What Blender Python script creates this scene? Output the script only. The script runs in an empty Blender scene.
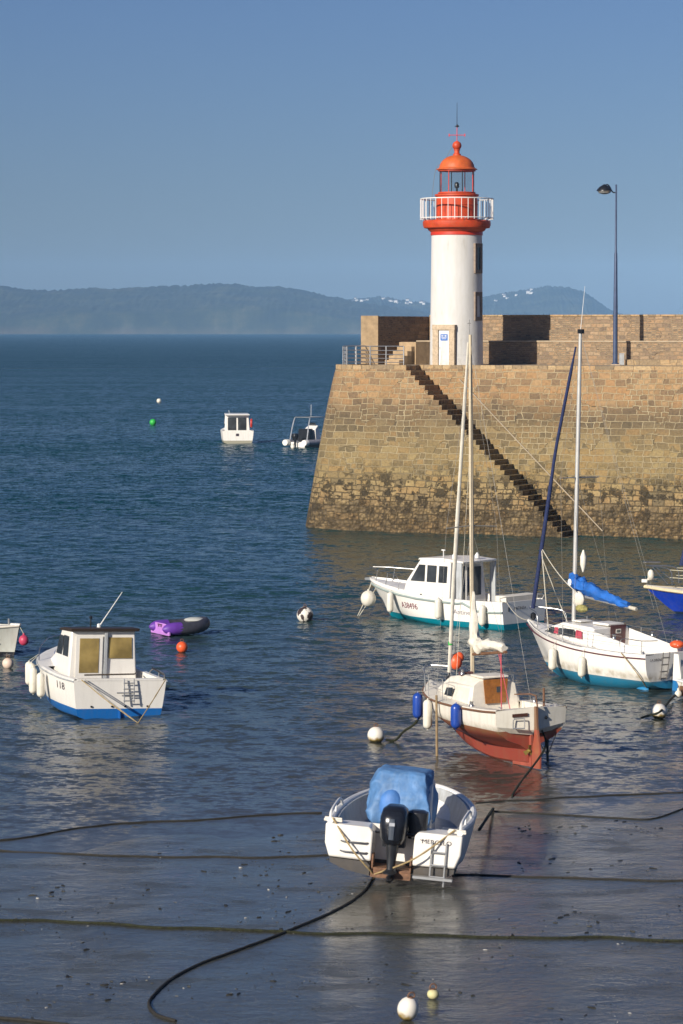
import bpy, math, random
import numpy as np
from mathutils import Vector, Matrix, noise
R = math.radians
random.seed(11)
C = bpy.context.scene.collection
F, CH, HZ = 3000.0, 11.25, 329.0
PIT = math.atan((512 - HZ) / F)

# ------------------------------------------------------------------ photograph measurements -> places on the ground
def at(px, py, z=0.0):
    x, y = (px - 341.5) / F, (512 - py) / F
    d = Vector((x, math.cos(PIT) + y * math.sin(PIT), -math.sin(PIT) + y * math.cos(PIT)))
    return Vector((0, 0, CH)) + d * ((z - CH) / d.z)
def atd(px, py, Y):
    x, y = (px - 341.5) / F, (512 - py) / F
    d = Vector((x, math.cos(PIT) + y * math.sin(PIT), -math.sin(PIT) + y * math.cos(PIT)))
    return Vector((0, 0, CH)) + d * (Y / d.y)

# ------------------------------------------------------------------ materials
def new_mat(name):
    m = bpy.data.materials.new(name); m.use_nodes = True
    nt = m.node_tree
    return m, nt, nt.nodes['Principled BSDF']
def N(nt, kind, **kw):
    n = nt.nodes.new(kind)
    for k, v in kw.items():
        if k in n.inputs: n.inputs[k].default_value = v
        else: setattr(n, k, v)
    return n
def math_node(nt, op, a, b=None, c=None, clamp=False):
    n = nt.nodes.new('ShaderNodeMath'); n.operation = op; n.use_clamp = clamp
    for i, v in enumerate((a, b, c)):
        if v is None: continue
        if isinstance(v, (int, float)): n.inputs[i].default_value = v
        else: nt.links.new(v, n.inputs[i])
    return n.outputs[0]
def mixc(nt, fac, a, b, mode='MIX'):
    n = nt.nodes.new('ShaderNodeMix'); n.data_type = 'RGBA'; n.blend_type = mode
    for s, v in ((n.inputs[0], fac), (n.inputs[6], a), (n.inputs[7], b)):
        if isinstance(v, (int, float)): s.default_value = v
        elif isinstance(v, tuple): s.default_value = (*v[:3], 1)
        else: nt.links.new(v, s)
    return n.outputs[2]
def ramp(nt, fac, stops, interp='LINEAR'):
    n = nt.nodes.new('ShaderNodeValToRGB'); n.color_ramp.interpolation = interp
    e = n.color_ramp.elements
    while len(e) < len(stops): e.new(1.0)
    for el, (p, c) in zip(e, stops):
        el.position = p
        el.color = (c, c, c, 1) if isinstance(c, (int, float)) else (*c, 1)
    nt.links.new(fac, n.inputs[0])
    return n.outputs[0]
def pm(name, col, rough=.5, metal=0.0, var=.12, vs=4.0, bump=0.0, bs=25.0, dirt=0.0, dcol=(.12, .09, .05), dsx=(3, 3, .6)):
    m, nt, b = new_mat(name)
    tc = N(nt, 'ShaderNodeTexCoord')
    no = N(nt, 'ShaderNodeTexNoise', Scale=vs, Detail=5.0, Roughness=.6)
    nt.links.new(tc.outputs['Object'], no.inputs['Vector'])
    c = ramp(nt, no.outputs['Fac'], [(.3, tuple(x * (1 - var) for x in col)), (.7, tuple(min(x * (1 + var), .9) for x in col))])
    if dirt:
        mp = N(nt, 'ShaderNodeMapping'); mp.inputs['Scale'].default_value = dsx
        nt.links.new(tc.outputs['Object'], mp.inputs['Vector'])
        n2 = N(nt, 'ShaderNodeTexNoise', Scale=2.2, Detail=6.0, Roughness=.65)
        nt.links.new(mp.outputs[0], n2.inputs['Vector'])
        c = mixc(nt, ramp(nt, n2.outputs['Fac'], [(.48, 0.0), (.75, dirt)]), c, dcol)
    nt.links.new(c, b.inputs['Base Color'])
    b.inputs['Roughness'].default_value = rough; b.inputs['Metallic'].default_value = metal
    if bump:
        n3 = N(nt, 'ShaderNodeTexNoise', Scale=bs, Detail=6.0)
        nt.links.new(tc.outputs['Object'], n3.inputs['Vector'])
        bp = N(nt, 'ShaderNodeBump', Strength=bump, Distance=.03)
        nt.links.new(n3.outputs['Fac'], bp.inputs['Height']); nt.links.new(bp.outputs[0], b.inputs['Normal'])
    return m
def hull_mat(name, bands, rough=.28, stain=.5, stain_z=None):
    """bands: [(z_from, colour)...] painted bands by height on the hull, lowest first."""
    m, nt, b = new_mat(name)
    tc = N(nt, 'ShaderNodeTexCoord'); sp = N(nt, 'ShaderNodeSeparateXYZ')
    nt.links.new(tc.outputs['Object'], sp.inputs[0])
    f = math_node(nt, 'MULTIPLY_ADD', sp.outputs[2], .2, .4)
    c = ramp(nt, f, [(max(0, z * .2 + .4), col) for z, col in bands], 'CONSTANT')
    mp = N(nt, 'ShaderNodeMapping'); mp.inputs['Scale'].default_value = (2.2, 2.2, .35)
    nt.links.new(tc.outputs['Object'], mp.inputs['Vector'])
    no = N(nt, 'ShaderNodeTexNoise', Scale=3.0, Detail=6.0, Roughness=.65)
    nt.links.new(mp.outputs[0], no.inputs['Vector'])
    c = mixc(nt, ramp(nt, no.outputs['Fac'], [(.45, 0.0), (.8, stain)]), c, (.22, .17, .09))
    if stain_z is not None:
        sm = math_node(nt, 'SUBTRACT', 1.0, math_node(nt, 'ABSOLUTE', math_node(nt, 'MULTIPLY', math_node(nt, 'SUBTRACT', sp.outputs[2], stain_z), 5.0)), clamp=True)
        n2 = N(nt, 'ShaderNodeTexNoise', Scale=5.0, Detail=5.0); nt.links.new(tc.outputs['Object'], n2.inputs['Vector'])
        sm = math_node(nt, 'MULTIPLY', sm, ramp(nt, n2.outputs['Fac'], [(.35, .1), (.7, .75)]))
        c = mixc(nt, sm, c, (.25, .19, .08))
    nt.links.new(c, b.inputs['Base Color']); b.inputs['Roughness'].default_value = rough
    return m
def glass_mat(name, col, rough=.08):
    m, nt, b = new_mat(name)
    tc = N(nt, 'ShaderNodeTexCoord'); no = N(nt, 'ShaderNodeTexNoise', Scale=1.5, Detail=3.0)
    nt.links.new(tc.outputs['Object'], no.inputs['Vector'])
    nt.links.new(ramp(nt, no.outputs['Fac'], [(.35, tuple(x * .6 for x in col)), (.65, tuple(x * 1.3 for x in col))]), b.inputs['Base Color'])
    b.inputs['Roughness'].default_value = rough
    return m
def clear_glass(name):
    m, nt, b = new_mat(name)
    b.inputs['Base Color'].default_value = (.05, .07, .08, 1); b.inputs['Roughness'].default_value = .03
    b.inputs['Alpha'].default_value = .16
    return m

M = {}
M['gel'] = pm('white_gelcoat', (.82, .79, .73), .3, var=.03, dirt=.16, dcol=(.40, .34, .24))
M['deckw'] = pm('cream_deck', (.76, .71, .61), .5, var=.07, vs=8, dirt=.25, dcol=(.36, .30, .2))
M['greydeck'] = pm('grey_moulding', (.42, .44, .45), .5, var=.1, dirt=.45)
M['alu'] = pm('aluminium_tube', (.55, .55, .54), .35, .7, var=.1)
M['steel'] = pm('steel_tube', (.42, .42, .42), .35, .9, var=.1)
M['wire'] = pm('rigging_wire', (.20, .19, .17), .5)
M['wood'] = pm('varnished_wood', (.30, .115, .025), .35, var=.3, vs=12, bump=.1)
M['brownw'] = pm('weathered_wood', (.17, .085, .045), .6, var=.3, vs=9)
M['rubber'] = pm('black_rubber', (.02, .02, .022), .5)
M['black'] = pm('black_paint', (.016, .017, .02), .3, var=.3)
M['fendw'] = pm('white_fender', (.74, .70, .60), .45, var=.08, dirt=.5, dcol=(.3, .24, .14))
M['fendb'] = pm('blue_fender', (.015, .06, .33), .3, var=.12, dirt=.25)
M['red'] = pm('red_plastic', (.55, .035, .02), .4)
M['orange'] = pm('orange_plastic', (.80, .11, .03), .42, var=.12, dirt=.2)
M['pink'] = pm('pink_plastic', (.5, .05, .11), .45)
M['green'] = pm('green_plastic', (.03, .42, .06), .45)
M['sail'] = pm('sail_cloth', (.72, .68, .58), .8, var=.1, vs=6, bump=.35, bs=9, dirt=.35, dcol=(.4, .34, .25))
M['navy'] = pm('navy_cloth', (.012, .022, .085), .75, var=.3, vs=8, bump=.3, bs=14)
M['bluec'] = pm('blue_canvas', (.010, .115, .44), .75, var=.25, vs=5, bump=.4, bs=9)
M['tarp'] = pm('faded_blue_tarpaulin', (.085, .205, .42), .6, var=.28, vs=3, bump=.8, bs=5, dirt=.3, dcol=(.30, .42, .56))
M['rope'] = pm('tan_rope', (.34, .25, .12), .85, var=.3, vs=20)
M['ropew'] = pm('pale_rope', (.56, .52, .42), .8, var=.2, vs=20)
M['ropek'] = pm('dark_rope', (.022, .019, .014), .8, var=.4, vs=18, bump=.6, bs=60)
M['moss'] = pm('weed_covered_rope', (.017, .019, .005), .9, var=.7, vs=14, bump=1, bs=40)
M['brass'] = pm('bronze_propeller', (.3, .23, .06), .5, .5)
M['rust'] = pm('rusty_fitting', (.17, .085, .045), .7, var=.4, vs=14)
M['text'] = pm('dark_lettering', (.05, .035, .045), .5)
M['textr'] = pm('maroon_lettering', (.20, .035, .06), .5)
M['glassd'] = glass_mat('dark_window', (.045, .05, .055))
M['glassb'] = glass_mat('bronze_window', (.33, .24, .085), .15)
M['cleargl'] = clear_glass('lantern_glass')

# ------------------------------------------------------------------ mesh builder
class MB:
    def __init__(s): s.v = []; s.f = []; s.m = []; s.uv = None
    def add(s, vs, fs, mi=0):
        o = len(s.v); s.v += [tuple(p) for p in vs]
        for f in fs: s.f.append(tuple(i + o for i in f)); s.m.append(mi)
        return s
    def box(s, c, d, rz=0.0, mi=0, rot=None):
        x, y, z = d[0] / 2, d[1] / 2, d[2] / 2
        P = [Vector((a * x, b * y, e * z)) for e in (-1, 1) for a, b in ((-1, -1), (1, -1), (1, 1), (-1, 1))]
        mt = rot if rot else Matrix.Rotation(rz, 3, 'Z')
        return s.add([mt @ p + Vector(c) for p in P], [(3, 2, 1, 0), (4, 5, 6, 7), (0, 1, 5, 4), (1, 2, 6, 5), (2, 3, 7, 6), (3, 0, 4, 7)], mi)
    def tube(s, pts, r, n=8, mi=0, cap=True):
        pts = [Vector(p) for p in pts]; k = len(pts)
        rr = list(r) if isinstance(r, (list, tuple)) else [r] * k
        vs = []; prev = None
        for i, p in enumerate(pts):
            t = (pts[min(i + 1, k - 1)] - pts[max(i - 1, 0)])
            if t.length < 1e-9: t = Vector((0, 0, 1))
            t.normalize()
            if prev is None:
                a = Vector((0, 0, 1)) if abs(t.z) < .9 else Vector((1, 0, 0))
                e = t.cross(a).normalized()
            else:
                e = (prev - t * prev.dot(t)).normalized()
            prev = e; g = t.cross(e)
            vs += [p + (e * math.cos(q) + g * math.sin(q)) * rr[i] for q in (2 * math.pi * j / n for j in range(n))]
        fs = [(i * n + j, i * n + (j + 1) % n, (i + 1) * n + (j + 1) % n, (i + 1) * n + j) for i in range(k - 1) for j in range(n)]
        if cap: fs += [tuple(range(n))[::-1], tuple((k - 1) * n + j for j in range(n))]
        return s.add(vs, fs, mi)
    def loft(s, rings, closed=True, cap0=False, cap1=False, mi=0):
        n = len(rings[0]); vs = [p for r in rings for p in r]
        J = n if closed else n - 1
        fs = [(i * n + j, i * n + (j + 1) % n, (i + 1) * n + (j + 1) % n, (i + 1) * n + j) for i in range(len(rings) - 1) for j in range(J)]
        if cap0: fs.append(tuple(range(n))[::-1])
        if cap1: fs.append(tuple((len(rings) - 1) * n + j for j in range(n)))
        return s.add(vs, fs, mi)
    def lathe(s, prof, n=24, c=(0, 0, 0), mi=0, rot=None, cap=True):
        rings = []
        for r, z in prof:
            ring = [Vector((r * math.cos(2 * math.pi * j / n), r * math.sin(2 * math.pi * j / n), z)) for j in range(n)]
            rings.append([(rot @ p if rot else p) + Vector(c) for p in ring])
        return s.loft(rings, True, cap, cap, mi)
    def ball(s, c, r, n=16, mi=0):
        rx, ry, rz = (r, r, r) if isinstance(r, (int, float)) else r
        rings = []
        for i in range(n // 2 + 1):
            a = -math.pi / 2 + math.pi * i / (n // 2); q = max(math.cos(a), .02)
            rings.append([(c[0] + rx * q * math.cos(2 * math.pi * j / n), c[1] + ry * q * math.sin(2 * math.pi * j / n), c[2] + rz * math.sin(a)) for j in range(n)])
        return s.loft(rings, True, True, True, mi)
    def prism(s, prof, mi=0):
        """closed side profile [(x, z, half_width)]"""
        k = len(prof)
        vs = [(x, w, z) for x, z, w in prof] + [(x, -w, z) for x, z, w in prof]
        fs = [tuple(range(k)), tuple(range(2 * k - 1, k - 1, -1))]
        fs += [(i, i + k, (i + 1) % k + k, (i + 1) % k) for i in range(k)]
        return s.add(vs, fs, mi)
    def slab(s, pts, nrm, t, mi=0):
        nv = Vector(nrm).normalized() * t; k = len(pts)
        a = [Vector(p) for p in pts]; b = [p + nv for p in a]
        fs = [tuple(range(k))[::-1], tuple(range(k, 2 * k))] + [(i, (i + 1) % k, (i + 1) % k + k, i + k) for i in range(k)]
        return s.add(a + b, fs, mi)
    def xf(s, mt):
        s.v = [tuple(mt @ Vector(p)) for p in s.v]; return s
    def build(s, name, mats, parent=None, smooth=True, ang=38, bevel=0, uvf=None, loc=None, nrm=True):
        me = bpy.data.meshes.new(name); me.from_pydata(s.v, [], s.f)
        for m in (mats if isinstance(mats, (list, tuple)) else [mats]): me.materials.append(M[m] if isinstance(m, str) else m)
        me.polygons.foreach_set('material_index', s.m)
        if uvf:
            ul = me.uv_layers.new(name='UVMap'); li = np.zeros(len(me.loops), dtype=np.int32); me.loops.foreach_get('vertex_index', li)
            ul.data.foreach_set('uv', np.array(uvf, dtype=np.float32)[li].ravel())
        if nrm:
            import bmesh
            bm = bmesh.new(); bm.from_mesh(me); bmesh.ops.recalc_face_normals(bm, faces=bm.faces); bm.to_mesh(me); bm.free()
        me.update()
        if smooth:
            me.shade_smooth(); me.set_sharp_from_angle(angle=R(ang))
        o = bpy.data.objects.new(name, me); C.objects.link(o)
        if parent is not None: o.parent = parent
        if loc is not None: o.location = loc
        if bevel:
            b = o.modifiers.new('edge', 'BEVEL'); b.width = bevel; b.segments = 2; b.limit_method = 'ANGLE'; b.angle_limit = R(40)
        return o

def remap(o, fn):
    for v in o.data.vertices: v.co = fn(v.co)
    for c in o.children: remap(c, fn)
def tag(o, label, cat, group=None, kind=None):
    o['label'] = label; o['category'] = cat
    if group: o['group'] = group
    if kind: o['kind'] = kind
    return o
def thing(name, label, cat, loc=(0, 0, 0), rz=0.0, heel=0.0, trim=0.0, group=None):
    o = bpy.data.objects.new(name, None); C.objects.link(o); o.empty_display_size = .3
    o.location = loc; o.rotation_euler = (heel, trim, rz)
    return tag(o, label, cat, group)
def mtx(o):
    return Matrix.Translation(o.location) @ o.rotation_euler.to_matrix().to_4x4() @ Matrix.Diagonal((*o.scale, 1))
def P1(name, fn, mats, parent, **kw):
    b = MB(); fn(b); return b.build(name, mats, parent, **kw)
def cr(pts, n=6):
    """smooth curve through points"""
    p = [Vector(q) for q in pts]; out = []
    for i in range(len(p) - 1):
        a, b, c, d = p[max(i - 1, 0)], p[i], p[i + 1], p[min(i + 2, len(p) - 1)]
        for k in range(n):
            t = k / n
            out.append(.5 * ((2 * b) + (c - a) * t + (2 * a - 5 * b + 4 * c - d) * t * t + (3 * b - a - 3 * c + d) * t ** 3))
    return out + [p[-1]]
def sag(a, b, s, n=9):
    a, b = Vector(a), Vector(b)
    return [a.lerp(b, i / n) - Vector((0, 0, s * 4 * (i / n) * (1 - i / n))) for i in range(n + 1)]
def text_geo(body, size):
    cu = bpy.data.curves.new('lettering', 'FONT'); cu.body = body; cu.size = size; cu.resolution_u = 3
    ob = bpy.data.objects.new('lettering', cu); C.objects.link(ob)
    bpy.context.view_layer.update()
    me = bpy.data.meshes.new_from_object(ob.evaluated_get(bpy.context.evaluated_depsgraph_get()))
    vs = [v.co.copy() for v in me.vertices]; fs = [tuple(p.vertices) for p in me.polygons]
    bpy.data.objects.remove(ob); bpy.data.meshes.remove(me); bpy.data.curves.remove(cu)
    return vs, fs
def lettering(body, size, fn, parent, mat='text', name='lettering'):
    vs, fs = text_geo(body, size)
    b = MB(); b.add([fn(v.x, v.y) for v in vs], fs)
    return b.build(name, mat, parent, smooth=False, nrm=False)

# ------------------------------------------------------------------ hulls
ROUND = [(0, 0), (.22, .015), (.45, .06), (.66, .14), (.82, .27), (.92, .44), (.97, .66), (1, 1)]
CHINE = [(0, 0), (.3, .07), (.6, .15), (.86, .23), (.90, .27), (.94, .48), (.97, .72), (1, 1)]
BOWV = [(0, 0), (.13, .14), (.26, .29), (.40, .44), (.55, .59), (.70, .74), (.86, .88), (1, 1)]
def hermite(xs, ys, x):
    i = max(0, min(len(xs) - 2, int(np.searchsorted(xs, x) - 1)))
    h = xs[i + 1] - xs[i]; t = (x - xs[i]) / h
    def sl(k):
        if k == 0: return (ys[1] - ys[0]) / (xs[1] - xs[0])
        if k == len(xs) - 1: return (ys[-1] - ys[-2]) / (xs[-1] - xs[-2])
        return (ys[k + 1] - ys[k - 1]) / (xs[k + 1] - xs[k - 1])
    return ys[i] * (2 * t ** 3 - 3 * t * t + 1) + h * sl(i) * (t ** 3 - 2 * t * t + t) + ys[i + 1] * (-2 * t ** 3 + 3 * t * t) + h * sl(i + 1) * (t ** 3 - t * t)
class Hull:
    """stations (x, half beam, sheer z, keel z, bow-ness 0..1, rake)"""
    def __init__(s, st, sec=ROUND, n=30):
        s.st = st; s.sec = sec; s.n = n; s.X = [q[0] for q in st]; s.L = s.X[-1]
    def p(s, x, k): return hermite(s.X, [q[k] for q in s.st], x)
    def b(s, x): return max(s.p(x, 1), .012)
    def zs(s, x): return s.p(x, 2)
    def half(s, x):
        b, zs, zk, w, rk = s.b(x), s.p(x, 2), s.p(x, 3), min(1, max(0, s.p(x, 4))), s.p(x, 5)
        out = []
        for (y0, z0), (y1, z1) in zip(s.sec, BOWV):
            y, z = y0 * (1 - w) + y1 * w, z0 * (1 - w) + z1 * w
            out.append(Vector((x - rk * (1 - z), b * y, zk + (zs - zk) * z)))
        return out
    def y_at(s, x, z):
        xs = x
        for _ in range(4):
            h = s.half(min(xs, s.L - .01)); off = float(np.interp(z, [q.z for q in h], [q.x for q in h])) - min(xs, s.L - .01); xs = x - off
        return float(np.interp(z, [q.z for q in h], [q.y for q in h]))
    def mesh(s, mi=0):
        b = MB(); rings = []
        for i in range(s.n + 1):
            t = i / s.n; x = s.L * (1 - (1 - t) ** 1.25)
            h = s.half(x)
            rings.append([Vector((q.x, -q.y, q.z)) for q in h[::-1]] + h[1:])
        b.loft(rings, False, True, False, mi)
        return b
    def deck(s, x0, x1, fn, n=14, mi=0, caps=True, b=None):
        b = b or MB(); rings = []
        for i in range(n + 1):
            x = x0 + (x1 - x0) * i / n
            h = fn(x, s.b(x), s.zs(x))
            rings.append([(x, y, z) for y, z in h] + [(x, -y, z) for y, z in h[::-1]])
        b.loft(rings, False, False, False, mi)
        return b
    def rail(s, sgn, x0=0, x1=None, out=.012, dz=0.0, n=26):
        x1 = s.L if x1 is None else x1
        return [Vector((x, sgn * (s.b(x) + out), s.zs(x) + dz)) for x in (x0 + (x1 - x0) * i / n for i in range(n + 1))]
def wing(b, x0, x1, z0, z1, hwf, sgn, t=.012, mi=0, slant0=0.0, slant1=0.0, rnd=0):
    pts = [(x0, z0), (x1, z0), (x1 + slant1, z1), (x0 + slant0, z1)]
    b.slab([(x, sgn * (hwf(z) + .002), z) for x, z in pts], (0, sgn, 0), t, mi)

def capsule(l, r, n=14, tip=.03):
    pr = [(.012, 0), (.02, tip)]
    for i in range(6): a = math.pi / 2 * (1 - i / 5); pr.append((max(r * math.cos(a), .021), tip + r - r * math.sin(a)))
    for i in range(6): a = math.pi / 2 * i / 5; pr.append((max(r * math.cos(a), .021), l - tip - r + r * math.sin(a)))
    return pr + [(.02, l - tip), (.012, l)]
def fender(boat, lp, l, r, top, label, mat='fendw', grp=None, name='fender', ball=False, rot=None):
    """lp: local point on the boat where the fender's foot hangs; top: local point of its line on the rail"""
    mt = mtx(boat); p = mt @ Vector(lp); q = mt @ Vector(top)
    t = thing(name, label, 'fender', p, group=grp)
    if ball:
        P1('body', lambda b: (b.ball((0, 0, r), (r, r, r * 1.08), 18), b.tube([(0, 0, 2 * r), (0, 0, 2 * r + .07)], .035, 8)), mat, t)
        s = 2 * r + .05
    else:
        P1('body', lambda b: b.lathe(capsule(l, r), 14), mat, t); s = l
    P1('line', lambda b: b.tube([(0, 0, s), (q - p)], .009, 5), 'ropew', t)
    return t

# ================================================================== SETTING
WL0, WLS = 67.4, .44                                     # waterline on the beach: Y = WL0 + WLS * X
def sand_z(x, y):
    d = WL0 + WLS * x - y
    z = np.where(d > 0, d * .011, d * .03)
    z = z + .012 * np.sin(x * .9 + y * .7) * np.sin(y * .53 - x * .31) + .008 * np.sin(x * 2.1 - y * 1.3 + 1.0)
    return z
def sz(x, y): return float(sand_z(np.array(x), np.array(y)))
def grid(name, xs, ys, zf, mat):
    X, Y = np.meshgrid(xs, ys); Z = zf(X, Y)
    v = np.stack([X.ravel(), Y.ravel(), Z.ravel()], 1); nx, ny = len(xs), len(ys)
    i = np.arange(ny - 1)[:, None] * nx + np.arange(nx - 1)[None, :]
    f = np.stack([i, i + 1, i + nx + 1, i + nx], -1).reshape(-1, 4)
    me = bpy.data.meshes.new(name); nf = len(f)
    me.vertices.add(len(v)); me.vertices.foreach_set('co', v.astype(np.float32).ravel())
    me.loops.add(nf * 4); me.loops.foreach_set('vertex_index', f.astype(np.int32).ravel())
    me.polygons.add(nf); me.polygons.foreach_set('loop_start', np.arange(0, nf * 4, 4, dtype=np.int32)); me.polygons.foreach_set('loop_total', np.full(nf, 4, dtype=np.int32))
    me.update(calc_edges=True); me.validate(); me.shade_smooth()
    me.materials.append(mat); o = bpy.data.objects.new(name, me); C.objects.link(o); o['kind'] = 'structure'
    return o

def sand_mat():
    m, nt, b = new_mat('wet_sand')
    tc = N(nt, 'ShaderNodeTexCoord')
    n1 = N(nt, 'ShaderNodeTexNoise', Scale=.55, Detail=6.0, Roughness=.6); nt.links.new(tc.outputs['Object'], n1.inputs['Vector'])
    n2 = N(nt, 'ShaderNodeTexNoise', Scale=9.0, Detail=8.0, Roughness=.7); nt.links.new(tc.outputs['Object'], n2.inputs['Vector'])
    mp = N(nt, 'ShaderNodeMapping'); mp.inputs['Scale'].default_value = (.6, .9, 1); mp.inputs['Rotation'].default_value = (0, 0, R(12))
    nt.links.new(tc.outputs['Object'], mp.inputs['Vector'])
    n3 = N(nt, 'ShaderNodeTexNoise', Scale=1.1, Detail=5.0, Roughness=.55); nt.links.new(mp.outputs[0], n3.inputs['Vector'])
    c = ramp(nt, n2.outputs['Fac'], [(.3, (.036, .036, .029)), (.5, (.068, .070, .060)), (.75, (.13, .128, .105))])
    c = mixc(nt, ramp(nt, n1.outputs['Fac'], [(.4, 0.0), (.7, .65)]), c, (.05, .051, .042))
    n4 = N(nt, 'ShaderNodeTexNoise', Scale=26.0, Detail=4.0, Roughness=.6); mp4 = N(nt, 'ShaderNodeMapping'); mp4.inputs['Scale'].default_value = (.6, 1.0, 1); nt.links.new(tc.outputs['Object'], mp4.inputs['Vector']); nt.links.new(mp4.outputs[0], n4.inputs['Vector'])
    sp4 = math_node(nt, 'MULTIPLY', ramp(nt, n4.outputs['Fac'], [(.60, 0.0), (.68, 1.0)]), ramp(nt, n3.outputs['Fac'], [(.4, .0), (.6, .85)]))
    c = mixc(nt, sp4, c, (.012, .012, .010))
    nt.links.new(c, b.inputs['Base Color'])
    nt.links.new(ramp(nt, n3.outputs['Fac'], [(.38, .025), (.5, .10), (.64, .32)]), b.inputs['Roughness'])
    b.inputs['IOR'].default_value = 1.34
    mp5 = N(nt, 'ShaderNodeMapping'); mp5.inputs['Scale'].default_value = (.7, 1.0, 1); mp5.inputs['Rotation'].default_value = (0, 0, R(-16)); nt.links.new(tc.outputs['Object'], mp5.inputs['Vector'])
    n5 = N(nt, 'ShaderNodeTexNoise', Scale=3.4, Detail=3.0, Roughness=.5, Distortion=.8); nt.links.new(mp5.outputs[0], n5.inputs['Vector'])
    bp = N(nt, 'ShaderNodeBump', Strength=.75, Distance=.012)
    h = math_node(nt, 'ADD', math_node(nt, 'MULTIPLY_ADD', n5.outputs['Fac'], 1.7, math_node(nt, 'MULTIPLY', n2.outputs['Fac'], .6)), math_node(nt, 'MULTIPLY_ADD', sp4, 1.5, math_node(nt, 'MULTIPLY', n1.outputs['Fac'], 1.6)))
    nt.links.new(h, bp.inputs['Height']); nt.links.new(bp.outputs[0], b.inputs['Normal'])
    return m
def sea_mat():
    m, nt, b = new_mat('sea_water')
    ge = N(nt, 'ShaderNodeNewGeometry'); sp = N(nt, 'ShaderNodeSeparateXYZ'); nt.links.new(ge.outputs['Position'], sp.inputs[0])
    # distance from the beach edge calms the ripples
    d = math_node(nt, 'SUBTRACT', math_node(nt, 'SUBTRACT', sp.outputs[1], math_node(nt, 'MULTIPLY', sp.outputs[0], WLS)), WL0)
    calm = ramp(nt, math_node(nt, 'MULTIPLY', d, 1 / 30.0, clamp=True), [(0, .16), (.06, .40), (.2, .7), (.7, 1.0)])
    def vec(scale, sx, sy, detail, rough):
        mp = N(nt, 'ShaderNodeMapping'); mp.inputs['Scale'].default_value = (sx, sy, 1); mp.inputs['Rotation'].default_value = (0, 0, R(-14))
        nt.links.new(ge.outputs['Position'], mp.inputs['Vector'])
        n = N(nt, 'ShaderNodeTexNoise', Scale=scale, Detail=detail, Roughness=rough, Distortion=.4); nt.links.new(mp.outputs[0], n.inputs['Vector'])
        return n
    a1 = vec(4.6, .75, 1.0, 4.0, .6); a2 = vec(.9, .8, 1.0, 2.0, .5); gust = vec(.035, .5, 1.4, 3.0, .5)
    va = nt.nodes.new('ShaderNodeVectorMath'); va.operation = 'ADD'
    nt.links.new(a1.outputs['Color'], va.inputs[0])
    ms = nt.nodes.new('ShaderNodeVectorMath'); ms.operation = 'SCALE'; nt.links.new(a2.outputs['Color'], ms.inputs[0]); ms.inputs['Scale'].default_value = .45
    nt.links.new(ms.outputs[0], va.inputs[1])
    su = nt.nodes.new('ShaderNodeVectorMath'); su.operation = 'SUBTRACT'; nt.links.new(va.outputs[0], su.inputs[0]); su.inputs[1].default_value = (.725, .725, .725)
    amp = math_node(nt, 'MULTIPLY', calm, ramp(nt, gust.outputs['Fac'], [(.3, .75), (.7, 1.35)]))
    amp = math_node(nt, 'MULTIPLY', amp, ramp(nt, math_node(nt, 'MULTIPLY', d, 1 / 2500.0, clamp=True), [(.0, .40), (.03, .60), (.10, 1.1), (.4, 1.7)]))
    sc = nt.nodes.new('ShaderNodeVectorMath'); sc.operation = 'SCALE'; nt.links.new(su.outputs[0], sc.inputs[0])
    nt.links.new(math_node(nt, 'MULTIPLY', amp, 2.6), sc.inputs['Scale'])
    fl = nt.nodes.new('ShaderNodeVectorMath'); fl.operation = 'MULTIPLY'; nt.links.new(sc.outputs[0], fl.inputs[0]); fl.inputs[1].default_value = (1, 1, 0)
    ad = nt.nodes.new('ShaderNodeVectorMath'); ad.operation = 'ADD'; nt.links.new(fl.outputs[0], ad.inputs[0]); lk = nt.nodes.new('ShaderNodeVectorMath'); lk.operation = 'SCALE'; lk.inputs[0].default_value = (-.02, -.10, 0); g2 = vec(.045, .25, 1.0, 4.0, .6)
    nt.links.new(math_node(nt, 'MULTIPLY', ramp(nt, math_node(nt, 'MULTIPLY', d, 1 / 200.0, clamp=True), [(0, 0.0), (.15, .25), (.5, .8), (1, 1)]), ramp(nt, g2.outputs['Fac'], [(.35, .2), (.65, 1.9)])), lk.inputs['Scale'])
    lean = nt.nodes.new('ShaderNodeVectorMath'); lean.operation = 'ADD'; nt.links.new(ge.outputs['Normal'], lean.inputs[0]); nt.links.new(lk.outputs[0], lean.inputs[1])   # landward lean of the normals, added to darken the far water
    nt.links.new(lean.outputs[0], ad.inputs[1])
    no = nt.nodes.new('ShaderNodeVectorMath'); no.operation = 'NORMALIZE'; nt.links.new(ad.outputs[0], no.inputs[0])
    nt.links.new(no.outputs[0], b.inputs['Normal'])
    c = ramp(nt, math_node(nt, 'MULTIPLY', d, 1 / 140.0, clamp=True), [(0, (.060, .058, .046)), (.12, (.040, .050, .044)), (.45, (.012, .046, .046)), (1, (.003, .036, .040))])
    nt.links.new(c, b.inputs['Base Color'])
    nt.links.new(ramp(nt, math_node(nt, 'MULTIPLY', d, 1 / 1000.0, clamp=True), [(0, .19), (.04, .19), (.09, .15), (.35, .20), (1, .30)]), b.inputs['Roughness']); b.inputs['IOR'].default_value = 1.33
    return m
ys = np.concatenate([np.arange(-40, 40, 4.0), np.arange(40, 82, .3), np.arange(82, 130, 3.0)])
xs = np.concatenate([np.arange(-90, -14, 4.0), np.arange(-14, 16, .3), np.arange(16, 92, 4.0)])
grid('beach', xs, ys, sand_z, sand_mat())
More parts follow.
